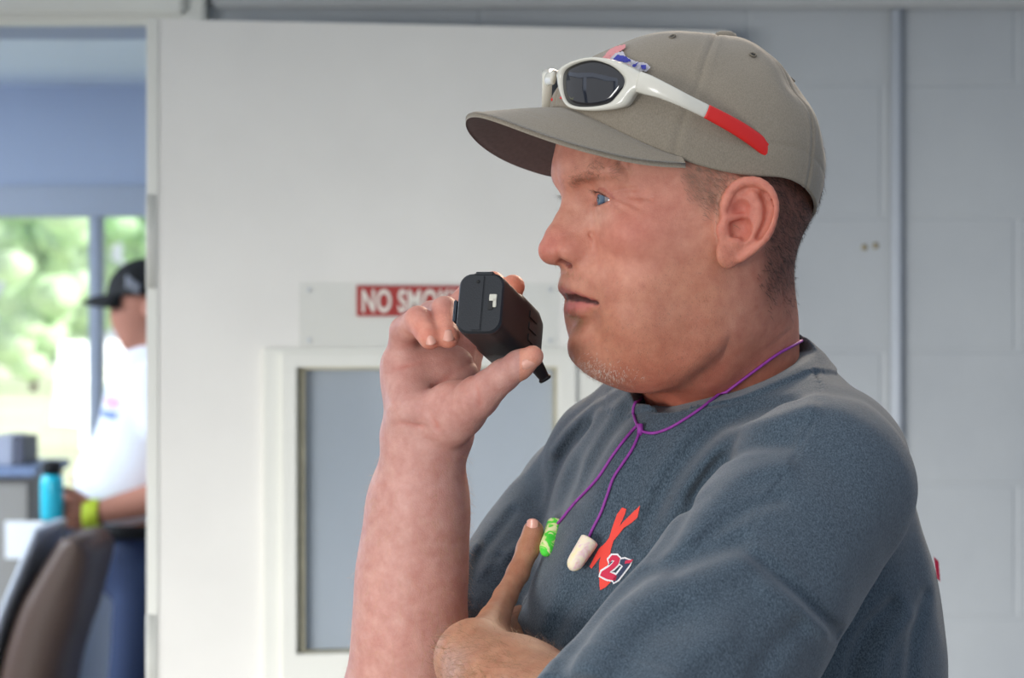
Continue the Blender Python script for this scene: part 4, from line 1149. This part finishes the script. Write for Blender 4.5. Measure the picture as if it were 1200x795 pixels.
# ---------------- shirt
Vs, Qs = mesh_sdf(shirt_sdf, (-.18, 1.34, 1.02), (.42, 2.12, 1.62), HS, margin=.008)
shirt = link('t_shirt', np_mesh('t_shirt', Vs, Qs), M['shirt'], person)
def sh_surf(x, y, off=.0006):
    p = hit(shirt_sdf, x, y, 1.3, 2.1); D_ = p-np.array([0, 0, ZC]); D_ /= np.linalg.norm(D_, axis=1, keepdims=True)
    n = normals(shirt_sdf, p, .001); c = np.clip((n*D_).sum(1, keepdims=True), -1, -.25)
    return p+D_*(off/c)
XA = [(729, 595), (734, 597), (732, 604), (726, 617), (721, 629), (716.5, 633), (712, 638), (708, 648), (702, 655), (693, 667), (691, 664), (697, 652), (702, 643), (709, 637), (714, 630), (718, 617), (723, 603)]
XB = [(750, 593), (747, 607), (740, 613), (731, 619), (724, 628), (719, 634), (716, 644), (714, 656), (712, 668), (713, 676), (716, 682), (709, 689), (703, 692), (702, 676), (702, 660), (706, 645), (713, 633), (722, 622), (731, 611), (739, 603)]
decal('shirt_print', [XA, XB], sh_surf, M['print_red'], shirt)
s2 = lambda x, y: sh_surf(x, y, .0010); s3 = lambda x, y: sh_surf(x, y, .0014)
TWO = [(713, 656), (717, 651), (723, 651), (726.5, 655), (725, 661), (719, 667), (714, 671), (719, 673), (723, 675), (721, 681), (711, 679), (703, 675), (705, 670), (713, 665), (718, 660), (720, 657.5), (717, 657), (714, 661)]
SEV = [(727, 656), (732, 655), (740, 658), (737, 663), (731, 671), (724, 680), (719, 683), (718, 679), (724, 672), (730, 664), (726, 661)]
def grow_poly(p, k):
    p = np.array(p, float); c = p.mean(0); out = []
    n = len(p)
    for i in range(n):
        a, b = p[i-1], p[(i+1) % n]; t = unit(b-a); nn = np.array([t[1], -t[0]])
        out.append(p[i]+nn*k)
    q1 = np.array(out)
    return [tuple(x) for x in q1]
def area(p): p = np.array(p); return .5*np.sum(p[:, 0]*np.roll(p[:, 1], -1)-p[:, 1]*np.roll(p[:, 0], -1))
for P in (TWO, SEV):
    if area(P) < 0: P.reverse()
decal('shirt_print', [grow_poly(TWO, 2.2), grow_poly(SEV, 2.0)], s2, M['print_white'], shirt)
decal('shirt_print', [TWO], s3, M['print_crimson'], shirt)
decal('shirt_print', [SEV], s3, M['print_navy'], shirt)
decal('shirt_print', [[(733, 657), (742, 656), (739, 660), (732, 661)]], lambda x, y: sh_surf(x, y, .0017), M['print_crimson'], shirt)
decal('shirt_print', [[(1094, 652), (1100, 658), (1102, 682), (1098, 678)]], lambda x, y: sh_surf(x, y, .0012), M['print_crimson'], shirt)
# trousers and shoes below the frame
hipc = np.array([W(845, 0, 1.86)[0], 1.86, .98])
def legs(P):
    d = ell(P, hipc, (.135, .175, .14), TR)
    for sg in (-1, 1):
        o = hipc+TR@np.array([0, .09*sg, -.06]); kn = o+TR@np.array([.02, .03*sg, 0]); kn[2] = .50; an = kn+TR@np.array([-.02, 0, 0]); an[2] = .06
        d = smin(d, chain(P, [(o, .098), (kn, .068), (an, .056)], .02), .03)
    return smax(d, .035-P[:, 2], .004)
Vl, Ql = mesh_sdf(legs, (hipc[0]-.25, 1.60, .02), (hipc[0]+.25, 2.12, 1.14), .008)
M['denim'] = heather('dark_denim', srgb(30, 38, 58), srgb(58, 70, 96), 300)
link('trousers', np_mesh('trousers', Vl, Ql), M['denim'], person)
for sg in (-1, 1):
    o = hipc+TR@np.array([0, .12*sg, 0]); o[2] = 0
    def shoe(P, o=o):
        f_ = TR@np.array([1, 0, 0])
        d = rcone(P, o+np.array([0, 0, .05])-f_*.04, o+f_*.15+np.array([0, 0, .042]), .048, .042)
        d = smin(d, rcone(P, o+np.array([0, 0, .05])-f_*.02, o+np.array([0, 0, .10])-f_*.02, .045, .045), .02)
        return smax(d, .001-P[:, 2], .003)
    Vx, Qx = mesh_sdf(shoe, o-np.array([.3, .3, .02]), o+np.array([.3, .3, .18]), .008); link('shoe', np_mesh('shoe', Vx, Qx), M['radio_dark'], person)
# cap and glasses
cap = make_cap(person)
def cs(x, y, off=.0009):
    return np.array([crown_hit(a, b, off) for a, b in zip(np.ravel(x), np.ravel(y))])
EMB = [('logo_pink', [(706, 68), (714, 58), (722, 54), (733, 52), (733, 56), (724, 62), (716, 68), (708, 71)]),
       ('logo_white', [(713, 70), (722, 62), (730, 60), (733, 66), (745, 72), (758, 74), (762, 79), (758, 84), (747, 82), (735, 76), (722, 73)]),
       ('logo_blue', [(716, 71), (724, 64), (733, 66), (740, 71), (734, 73), (726, 72)]), ('logo_blue', [(741, 76), (748, 73), (744, 79), (741, 80)]), ('logo_blue', [(751, 76), (757, 76), (757, 81), (752, 81)]),
       ('logo_pink', [(731, 74), (739, 76), (737, 79), (731, 77)])]
for k_, (mt, pl) in enumerate(EMB):
    decal('embroidery', [pl], lambda x, y, k_=k_: cs(x, y, .0022+.0003*k_), M[mt], cap, step=1.0)
glasses = make_glasses()
# ============================================================ radio
RC = W(563, 356, 1.652); RA = unit(np.array([.0275, .0900, -.0265])); RU = unit(np.array([0, 0, 1])-RA*RA[2]); RX = np.cross(RA, RU); RX = RX if RX[0] > 0 else -RX
RL = .098
def sec(w, h, r, n=7):
    out = []
    for cx_, cy_, a0 in ((w-r, h-r, 0), (-w+r, h-r, 90), (-w+r, -h+r, 180), (w-r, -h+r, 270)):
        for k in range(n):
            a = math.radians(a0+90*k/(n-1)); out.append((cx_+r*math.cos(a), cy_+r*math.sin(a)))
    return out
def rp(x, y, t): return RC+RX*x+RU*y+RA*t
radio = empty('two_way_radio', RC, 'black handheld two-way radio held in the raised right hand before his mouth', 'radio')
def loft(name, secs, mat, parent, fl=False):
    bm = bmesh.new(); rows = []
    for (w, h, r, t, ox, oy) in secs: rows.append([bm.verts.new(rp(x+ox, y+oy, t)) for x, y in sec(w, h, r)])
    n = len(rows[0])
    for a, b in zip(rows[:-1], rows[1:]):
        for k in range(n): bm.faces.new([a[k], a[(k+1) % n], b[(k+1) % n], b[k]])
    bm.faces.new(rows[0]); bm.faces.new(rows[-1])
    o = link(name, bm_mesh(name, bm), mat, parent); 
    md = o.modifiers.new('edges', 'EDGE_SPLIT'); md.split_angle = math.radians(38); return o
bodyr = loft('body', [(.0158, .0208, .0085, .0010, 0, 0), (.0166, .0216, .0088, .0035, 0, 0), (.0166, .0216, .0085, .045, 0, 0), (.0174, .0225, .0085, .050, 0, 0), (.0174, .0225, .0085, .086, 0, 0), (.0162, .0205, .0090, RL, 0, 0)], M['radio_dark'], radio)
plate = loft('battery_base', [(.0150, .0200, .0085, -.0012, 0, 0), (.0162, .0213, .0088, .0004, 0, 0), (.0162, .0213, .0088, .0026, 0, 0)], M['radio'], radio)
def rbox(name, x0, x1, y0, y1, t0, t1, mat, parent, bev=.0004):
    bm = bmesh.new(); xf = Matrix([[RX[0], RU[0], RA[0], RC[0]], [RX[1], RU[1], RA[1], RC[1]], [RX[2], RU[2], RA[2], RC[2]], [0, 0, 0, 1]])
    add_box(bm, (x0, y0, t0), (x1, y1, t1), bev, xf); return link(name, bm_mesh(name, bm), mat, parent, smooth=False)
rbox('latch', -.0050, .0022, -.0196, .0196, -.0021, .0005, M['radio'], plate, .0006)
rbox('release_button', -.0060, .0085, .0190, .0226, -.0016, .012, M['radio'], plate, .0012)
rbox('contact', .0065, .0118, .0012, .0062, -.0020, -.0008, M['contact'], plate, .0003)
rbox('contact', .0094, .0118, -.0030, .0030, -.0020, -.0008, M['contact'], plate, .0003)
rbox('contact_slot', .0060, .0096, -.0048, .0024, -.0019, -.0009, M['black'], plate, .0003)
bm = bmesh.new(); lathe_bm(bm, [(.0012, 0), (.0012, .0006)], rp(-.0022, .0150, -.0020), -RA, 14); link('screw', bm_mesh('screw', bm), M['black'], plate)
rbox('belt_clip', -.0215, -.0196, -.0110, .0050, .006, .058, M['radio_edge'], radio, .0008)
rbox('belt_clip_mount', -.0200, -.0160, -.0130, .0070, .010, .030, M['radio_dark'], radio, .0010)
for k in range(3): rbox('side_key', .0166, .0181, -.0100+.0085*k, -.0040+.0085*k, .058, .078, M['radio_dark'], radio, .0007)
at = [rp(.0120, -.0130, RL-.016), rp(.0165, -.0205, RL-.006), rp(.0190, -.0250, RL+.001), rp(.0205, -.0275, RL+.003)]
tube('antenna', catmull(at, 5), np.interp(np.linspace(0, 1, 16), [0, .7, .8, 1], [.0062, .0038, .0050, .0042]), M['radio_dark'], radio, nseg=14)
# ============================================================ earplugs on a cord
ear_l = 'pair of foam earplugs on a purple cord hung round the neck over the T-shirt'
cordp = [(937, 400), (926, 406), (909, 415), (884, 433), (857, 453), (830, 474), (804, 492), (785, 503), (768, 508.5), (757, 508), (751, 505)]
cordq = [(751, 505), (747, 498), (744.5, 490), (743.5, 482), (746, 473), (751, 466)]
strA = [(749, 499), (742, 506), (731, 519), (718, 537), (703, 560), (688, 577), (672, 594), (661, 608), (654, 616)]
strB = [(751, 505), (747, 516), (740, 530), (729, 546), (719, 562), (712, 582), (704, 604), (696, 620), (690, 634)]
allb = lambda P: np.minimum(body_sdf(P), shirt_sdf(P))
def lay(pts, off=.0012):
    p = catmull(np.array(pts, float), 4); h = hit(allb, p[:, 0], p[:, 1], 1.3, 2.1); n = normals(allb, h, .0012); return h+n*off
pc = lay(cordp); nb_ = [W(939, 400, 1.83), W(925, 405, 1.865), W(880, 420, 1.895), W(810, 444, 1.875), W(768, 460, 1.83)]
pq = lay(cordq)
sa, sb = lay(strA), lay(strB)
gp_, nn_ = sh_surf(np.array([644.0]), np.array([632.0]), 0)[0], None
plugs = empty('corded_earplugs', sh_surf(np.array([751.0]), np.array([505.0]), 0)[0], ear_l, 'earplugs')
loopc = np.concatenate([pc[::-1][:0], catmull(np.concatenate([pq[-1:], np.array(nb_)[::-1], pc[:1]]), 5)])
bm = bmesh.new(); tube_bm(bm, loopc, .0011, nseg=8); tube_bm(bm, pc, .0011, nseg=8); tube_bm(bm, pq, .0011, nseg=8); tube_bm(bm, sa, .0011, nseg=8); tube_bm(bm, sb, .0011, nseg=8)
for c in (pc[-1],): tube_bm(bm, [c+np.array([0, -.001, .004]), c+np.array([0, -.0022, 0]), c+np.array([0, -.001, -.004])], .0022, nseg=8)
link('cord', bm_mesh('cord', bm), M['cord'], plugs)
for (x0, y0, x1, y1, mt) in ((652, 614, 638, 651, 'plug_green'), (691.5, 632.5, 668.5, 668.5, 'plug_cream')):
    a = sh_surf(np.array([x0]), np.array([y0]), 0)[0]; b = sh_surf(np.array([x1]), np.array([y1]), 0)[0]
    n = normals(shirt_base, ((a+b)/2)[None], .002)[0]; a = a+(np.array([0, 0, ZC])-a)/np.linalg.norm(a)*.0140; b = b+(np.array([0, 0, ZC])-b)/np.linalg.norm(b)*.0210; L_ = np.linalg.norm(b-a); R_ = .0068
    bm = bmesh.new(); prof = [(.0002, .0004), (R_*.86, 0), (R_*.99, .0006), (R_, .002)]+[(R_*(1-.10*t), .002+(L_*.68-.002)*t) for t in (.3, .6, 1)]+[(R_*.90*math.cos(t*math.pi/2), L_*.68+L_*.32*math.sin(t*math.pi/2)) for t in (.25, .45, .65, .82, .94, .995)]
    lathe_bm(bm, prof, a, unit(b-a), 26); me2 = bm_mesh('earplug', bm)
    o = link('earplug', me2, M[mt], plugs); o['label'] = 'green and cream foam earplug' if mt == 'plug_green' else 'cream and pink foam earplug'
# ============================================================ the man in the far room
def w9(px, py, d=6.75): return W(px, py, d)
MB = {k: simple('far_'+k, c, .8) for k, c in dict(skin=srgb(176, 120, 100), shirt=srgb(226, 230, 238), jeans=srgb(34, 50, 84), cap=srgb(8, 8, 11), belt=srgb(16, 16, 20), shoe=srgb(40, 38, 36)).items()}
bgf = np.array([w9(180, 0, 6.80)[0], 6.80, 0])
def bskin(P):
    d = ell(P, w9(170, 355), (.098, .078, .118))
    d = smin(d, rcone(P, w9(146, 378), w9(158, 395), .030, .045), .03)
    d = smin(d, rcone(P, w9(139, 372), w9(143, 362), .014, .010), .012)
    d = smin(d, ell(P, w9(178, 362, 6.66), (.028, .016, .032)), .008)
    d = smin(d, rcone(P, w9(182, 390), w9(192, 440), .055, .062), .02)
    d = smin(d, ell(P, w9(188, 520, 6.80), (.14, .17, .27)), .04)
    for y0, e, wr in ((6.58, w9(206, 578, 6.55), w9(112, 602, 6.56)), (7.02, w9(206, 575, 7.05), w9(118, 590, 6.92))):
        sh = np.array([w9(190, 447, y0)[0], y0, w9(190, 447, y0)[2]])
        d = smin(d, chain(P, [(sh, .062), (e, .048), (wr, .030)], .02), .02)
        hd = wr+np.array([-.075, .0, .004])
        d = smin(d, ell(P, wr+np.array([-.045, 0, 0]), (.055, .022, .045)), .015)
        for k in range(4):
            b0 = wr+np.array([-.070, -.004, .030-.019*k]); b1 = b0+np.array([-.035, -.012, -.006]); b2 = b1+np.array([-.004, .026, -.012])
            d = smin(d, chain(P, [(b0, .0105), (b1, .0098), (b2, .0085)], .003), .004)
        d = smin(d, chain(P, [(wr+np.array([-.02, -.01, .030]), .014), (wr+np.array([-.055, -.022, .058]), .011), (wr+np.array([-.078, -.008, .066]), .009)], .004), .006)
    hp_ = np.array([bgf[0], 6.8, .95]); d = smin(d, ell(P, hp_, (.12, .17, .12)), .05)
    return d
Vb, Qb = mesh_sdf(bskin, (bgf[0]-.48, 6.40, .85), (bgf[0]+.32, 7.25, 1.80), .0055)
man2 = link('person', np_mesh('person', Vb, Qb), MB['skin']); man2.data.transform(Matrix.Translation(-Vector(bgf))); man2.location = Vector(bgf); bpy.context.view_layer.update()
tag(man2, 'man in a white T-shirt, black cap and jeans standing beyond the opening by the window', 'person')
def bshirt(P):
    d = ell(P, w9(188, 500, 6.80), (.165, .200, .27)); d = smin(d, ell(P, w9(166, 560, 6.80), (.185, .190, .155)), .06)
    d = smin(d, rcone(P, w9(192, 438), w9(192, 470), .070, .12), .05)
    for y0 in (6.58, 7.02):
        sh = w9(190, 447, y0); el = w9(206, 578, 6.55 if y0 < 6.8 else 7.05)
        d = smin(d, rcone(P, sh, sh+(el-sh)*.35, .080, .072), .03)
    d = d-.004*noise3(P, 22, 9)
    return smax(d, w9(0, 622)[2]-P[:, 2], .01)
Vb, Qb = mesh_sdf(bshirt, (bgf[0]-.5, 6.40, .95), (bgf[0]+.4, 7.25, 1.56), .009); ts = link('t_shirt', np_mesh('t_shirt', Vb, Qb), MB['shirt'], man2)
# chest print of the shirt as a small patch
def bjeans(P):
    hp_ = np.array([bgf[0]-.01, 6.8, .93]); d = ell(P, hp_, (.155, .185, .15))
    for sg in (-1, 1):
        o = hp_+np.array([-.015*sg, .095*sg, -.05]); kn = o+np.array([-.05, 0, 0]); kn[2] = .5; an = kn+np.array([.02, 0, 0]); an[2] = .07
        d = smin(d, chain(P, [(o, .100), (kn, .074), (an, .062)], .02), .02)
    d = d-.004*noise3(P, 25, 4)
    return smax(smax(d, P[:, 2]-w9(0, 626)[2], .01), .035-P[:, 2], .005)
Vb, Qb = mesh_sdf(bjeans, (bgf[0]-.4, 6.45, .02), (bgf[0]+.32, 7.2, 1.10), .010); link('jeans', np_mesh('jeans', Vb, Qb), MB['jeans'], man2)
zb_ = w9(0, 620)[2]
bm = bmesh.new(); ring_ = [(bgf[0]-.012+.172*math.cos(a), 6.8+.186*math.sin(a), zb_) for a in np.linspace(0, 2*math.pi, 49)[:-1]]
tube_bm(bm, ring_, .019, closed=True, flat=(1.0, .35), nrm=[0, 0, 1], caps=False); bl = link('belt', bm_mesh('belt', bm), MB['belt'], man2)
box('buckle', (bgf[0]-.200, 6.775, zb_-.022), (bgf[0]-.186, 6.825, zb_+.022), M['pipe'], bl, .003)
for sg in (-1, 1):
    o = np.array([bgf[0]-.06, 6.8+.10*sg, 0]); f2 = np.array([-1, 0, 0])
    sf = lambda P, o=o: smax(smin(rcone(P, o+f2*-.04+np.array([0, 0, .05]), o+f2*.16+np.array([0, 0, .04]), .05, .042), rcone(P, o+np.array([.02, 0, .05]), o+np.array([.02, 0, .10]), .046, .048), .02), .001-P[:, 2], .003)
    Vx, Qx = mesh_sdf(sf, o-np.array([.3, .12, .02]), o+np.array([.3, .12, .18]), .010); link('shoe', np_mesh('shoe', Vx, Qx), MB['shoe'], man2)
# cap
bm = bmesh.new(); cc = w9(170, 352)+np.array([0, 0, .012]); rows = []
for j in range(12):
    t = j/11*math.pi/2; rows.append([bm.verts.new(cc+np.array([.108*math.cos(t)*math.cos(a), .088*math.cos(t)*math.sin(a), .105*math.sin(t)-.02*math.cos(a)*0])) for a in np.linspace(0, 2*math.pi, 33)[:-1]])
for a, b in zip(rows[:-1], rows[1:]):
    for k in range(32): bm.faces.new([a[k], a[(k+1) % 32], b[(k+1) % 32], b[k]])
bmesh.ops.remove_doubles(bm, verts=bm.verts, dist=1e-5)
cp2 = link('cap', bm_mesh('cap', bm), MB['cap'], man2)
bm = bmesh.new(); rows = []
for i in range(17):
    u = -1+i/8; r0 = cc+np.array([-.108*math.sqrt(max(0, 1-(u*.86)**2)), .076*u, .004]); e0 = cc+np.array([-.06-.118*math.sqrt(max(0, 1-u*u))**.9, .074*u, -.016-.020*u*u])
    rows.append([bm.verts.new(r0+(e0-r0)*j/8+np.array([0, 0, .004*math.sin(j/8*math.pi)])) for j in range(9)])
for a, b in zip(rows[:-1], rows[1:]):
    for j in range(8): bm.faces.new([a[j], a[j+1], b[j+1], b[j]])
bl2 = link('bill', bm_mesh('bill', bm), MB['cap'], cp2); so = bl2.modifiers.new('t', 'SOLIDIFY'); so.thickness = .005
bm = bmesh.new()
for k in range(4):
    a = w9(150+4*k, 330+3*k, 6.66); add_box(bm, a-np.array([.006, .004, .022-.003*k]), a+np.array([.004, .004, .018]), .002)
link('cap_emblem', bm_mesh('cap_emblem', bm), simple('emblem_grey', srgb(150, 152, 160), .7), cp2)
bm = bmesh.new(); wr = w9(112, 602, 6.56)+np.array([-.010, 0, 0])
tube_bm(bm, [wr+.0385*np.array([0, math.cos(a), math.sin(a)]) for a in np.linspace(0, 2*math.pi, 25)[:-1]], .022, closed=True, flat=(1, .16), nrm=[1, 0, 0], caps=False)
wb = link('wristband', bm_mesh('wristband', bm), simple('lime_band', srgb(206, 226, 60), .5), man2)
def bs(x, y): return hit(bshirt, x, y, 6.2, 7.2)-np.array([0, .004, 0])
decal('chest_print', [[(122, 468), (130, 464), (140, 470), (136, 478), (126, 478)]], bs, simple('far_pink', srgb(226, 170, 190), .8), ts, step=1.0)
decal('chest_print', [[(116, 480), (126, 481), (138, 484), (134, 492), (122, 490)]], bs, simple('far_blue', srgb(130, 150, 200), .8), ts, step=1.0)
# ---------------- bottle in his hand
bc = w9(61, 598, 6.52); bz0 = w9(0, 610, 6.52)[2]; btop = w9(0, 540, 6.52)[2]; H_ = btop-bz0
bot = empty('sports_bottle', (bc[0], bc[1], bz0), 'turquoise drink bottle with a dark cap held by the man in the white T-shirt', 'bottle')
bm = bmesh.new(); lathe_bm(bm, [(.026, 0), (.031, .006), (.031, H_*.62), (.029, H_*.72), (.018, H_*.78)], (bc[0], bc[1], bz0), [0, 0, 1], 24); link('bottle_body', bm_mesh('bottle_body', bm), simple('turquoise', srgb(40, 190, 214), .25), bot)
bm = bmesh.new(); lathe_bm(bm, [(.019, H_*.77), (.025, H_*.79), (.025, H_*.95), (.021, H_*.97), (.012, H_)], (bc[0], bc[1], bz0), [0, 0, 1], 24); link('bottle_cap', bm_mesh('bottle_cap', bm), MB['cap'], bot)
# ---------------- padded chair he leans on, seen from its edge
def c9(px, py, d=6.25): return W(px, py, d)
ch = empty('high_back_chair', (c9(120, 0)[0]-.15, 6.25, 0), 'dark brown padded high-back chair with a grey shell under the far man\'s hand', 'chair')
sp = [c9(106, 628), c9(97, 650), c9(80, 690), c9(62, 735), c9(48, 790), c9(42, 850), c9(44, 900)]
P = catmull(sp, 6); tk = np.interp(np.linspace(0, 1, len(P)), [0, .08, .4, 1], [.026, .050, .080, .082])
def slab(name, P, tk, hw2, off, mat):
    bm = bmesh.new(); rows = []
    for i in range(len(P)):
        t = unit(P[min(i+1, len(P)-1)]-P[max(i-1, 0)]); nrm_ = np.array([t[2], 0, -t[0]])
        r = []
        for k in range(24):
            a = 2*math.pi*k/24; sx = np.sign(math.cos(a))*abs(math.cos(a))**.6; sy = np.sign(math.sin(a))*abs(math.sin(a))**.45
            r.append(bm.verts.new(P[i]+nrm_*(off+tk[i]*sx)+np.array([0, hw2*sy, 0])))
        rows.append(r)
    for a, b in zip(rows[:-1], rows[1:]):
        for k in range(24): bm.faces.new([a[k], a[(k+1) % 24], b[(k+1) % 24], b[k]])
    bm.faces.new(rows[0]); bm.faces.new(rows[-1]); return link(name, bm_mesh(name, bm), mat, ch)
slab('backrest', P, tk, .22, 0, simple('brown_vinyl', srgb(88, 68, 58), .5))
slab('back_shell', P[2:], np.full(len(P)-2, .014), .20, .105, simple('grey_shell', srgb(186, 192, 202), .4))
sx0, sz0 = c9(44, 900)[0], .50
bm = bmesh.new(); add_box(bm, (sx0-.04, 6.03, sz0-.05), (sx0+.46, 6.47, sz0+.05), .035); link('seat', bm_mesh('seat', bm), bpy.data.materials['brown_vinyl'], ch)
tube('pedestal', [(sx0+.2, 6.25, .08), (sx0+.2, 6.25, .47)], .03, M['pipe'], ch)
for k in range(5):
    a = k*2*math.pi/5+.3; e = Vector((sx0+.2+.28*math.cos(a), 6.25+.28*math.sin(a), .065)); l_ = tube('leg', [(sx0+.2, 6.25, .10), e], .018, M['radio_dark'], ch)
    bm = bmesh.new(); lathe_bm(bm, [(.020, -.012), (.030, -.008), (.030, .008), (.020, .012)], (e.x, e.y, .031), [math.sin(a), -math.cos(a), 0], 16); link('caster', bm_mesh('caster', bm), M['radio_dark'], l_)
# ---------------- counter cabinet by the window at the left edge, with a box and papers
x1 = fx(36, 7.6); zt_ = fzz(548, 7.6)
cab = empty('low_cabinet', (x1-.4, 7.85, 0), 'grey low cabinet with a blue-grey top beneath the far window', 'cabinet')
box('carcass', (x1-1.1, 7.62, .06), (x1, 8.15, zt_-.03), simple('cabinet_grey', srgb(150, 146, 140), .6), cab, .004); box('plinth', (x1-1.08, 7.66, 0), (x1-.02, 8.15, .06), M['radio_dark'], cab)
box('cabinet_top', (x1-1.12, 7.58, zt_-.03), (x1+.02, 8.16, zt_), simple('cabinet_top', srgb(120, 138, 172), .5), cab, .004)
for k in range(2):
    d_ = box('door', (x1-1.09+.55*k, 7.604, .08), (x1-.56+.55*k, 7.622, zt_-.05), bpy.data.materials['cabinet_grey'], cab, .003); box('handle', (x1-.62+.10*k, 7.585, .55), (x1-.60+.10*k, 7.604, .70), M['pipe'], d_, .003)
bx = empty('office_box', (x1-.14, 7.8, zt_), 'small grey box standing on the low cabinet before the far window', 'box')
a0, a1 = fx(-10, 7.7), fx(27, 7.7); zz1 = fzz(511, 7.7)
box('case', (a0, 7.7, zt_), (a1-.03, 7.95, zz1), simple('box_grey', srgb(168, 172, 186), .6), bx, .006); box('side_panel', (a1-.03, 7.705, zt_), (a1, 7.945, zz1-.004), simple('box_dark', srgb(92, 94, 108), .6), bx, .004)
pp = box('paper_notice', (fx(6, 7.6), 7.600, fzz(655, 7.6)), (fx(51, 7.6), 7.6035, fzz(611, 7.6)), simple('white_paper', srgb(246, 248, 250), .7), None)
tag(pp, 'white sheet of paper stuck on the front of the grey low cabinet', 'paper')
# ============================================================ camera, light
cd = bpy.data.cameras.new('camera'); cam = bpy.data.objects.new('camera', cd); C.objects.link(cam)
cd.lens = 85; cd.sensor_width = 36; cam.location = (0, 0, ZC); cam.rotation_euler = (math.pi/2, 0, 0); SC.camera = cam
cd.dof.use_dof = True; cd.dof.focus_distance = 1.69; cd.dof.aperture_fstop = 10.5; cd.clip_end = 1000; cd.clip_start = .05
w = bpy.data.worlds.new('world'); SC.world = w; w.use_nodes = True
bg = w.node_tree.nodes['Background']; bg.inputs[0].default_value = (.90, .94, 1.0, 1); bg.inputs[1].default_value = .95
def area(name, loc, aim, sx, sy, e, colr):
    l = bpy.data.lights.new(name, 'AREA'); l.shape = 'RECTANGLE'; l.size = sx; l.size_y = sy; l.energy = e; l.color = colr
    o = bpy.data.objects.new(name, l); C.objects.link(o); o.location = loc; o.rotation_euler = (Vector(aim)-Vector(loc)).to_track_quat('-Z', 'Y').to_euler(); return o
area('wall_fill_light', (-2.3, -.9, 1.05), (.15, 3.8, -.15), 2.0, 1.0, 37, (1, .985, .95)).data.spread = math.radians(54)  # added light out of view, narrowed so the wall brightens downwards
area('ceiling_lamp', (.42, 2.6, 2.12), (.10, 1.72, 1.62), .5, .12, 5, (1, .82, .62)).data.spread = math.radians(100)
area('far_room_fill_light', (-3.4, 6.3, 2.38), (-3.3, 6.4, 0), 2.6, 2.0, 300, (.82, .91, 1))  # added light without a fixture, brightens the far room
s = bpy.data.lights.new('sun', 'SUN'); s.energy = 7.0; s.angle = .02; s.color = (1, .96, .88); so_ = bpy.data.objects.new('sun', s); C.objects.link(so_); so_.rotation_euler = Vector((1.0, -.25, .62)).to_track_quat('Z', 'Y').to_euler()
SC.view_settings.view_transform = 'Standard'; SC.view_settings.look = 'None'; SC.view_settings.gamma = 1; SC.view_settings.use_curve_mapping = False
SC.view_settings.exposure = 0.0
SC.cycles.use_denoising = True
SC.cycles.max_bounces = 10; SC.cycles.transparent_max_bounces = 16
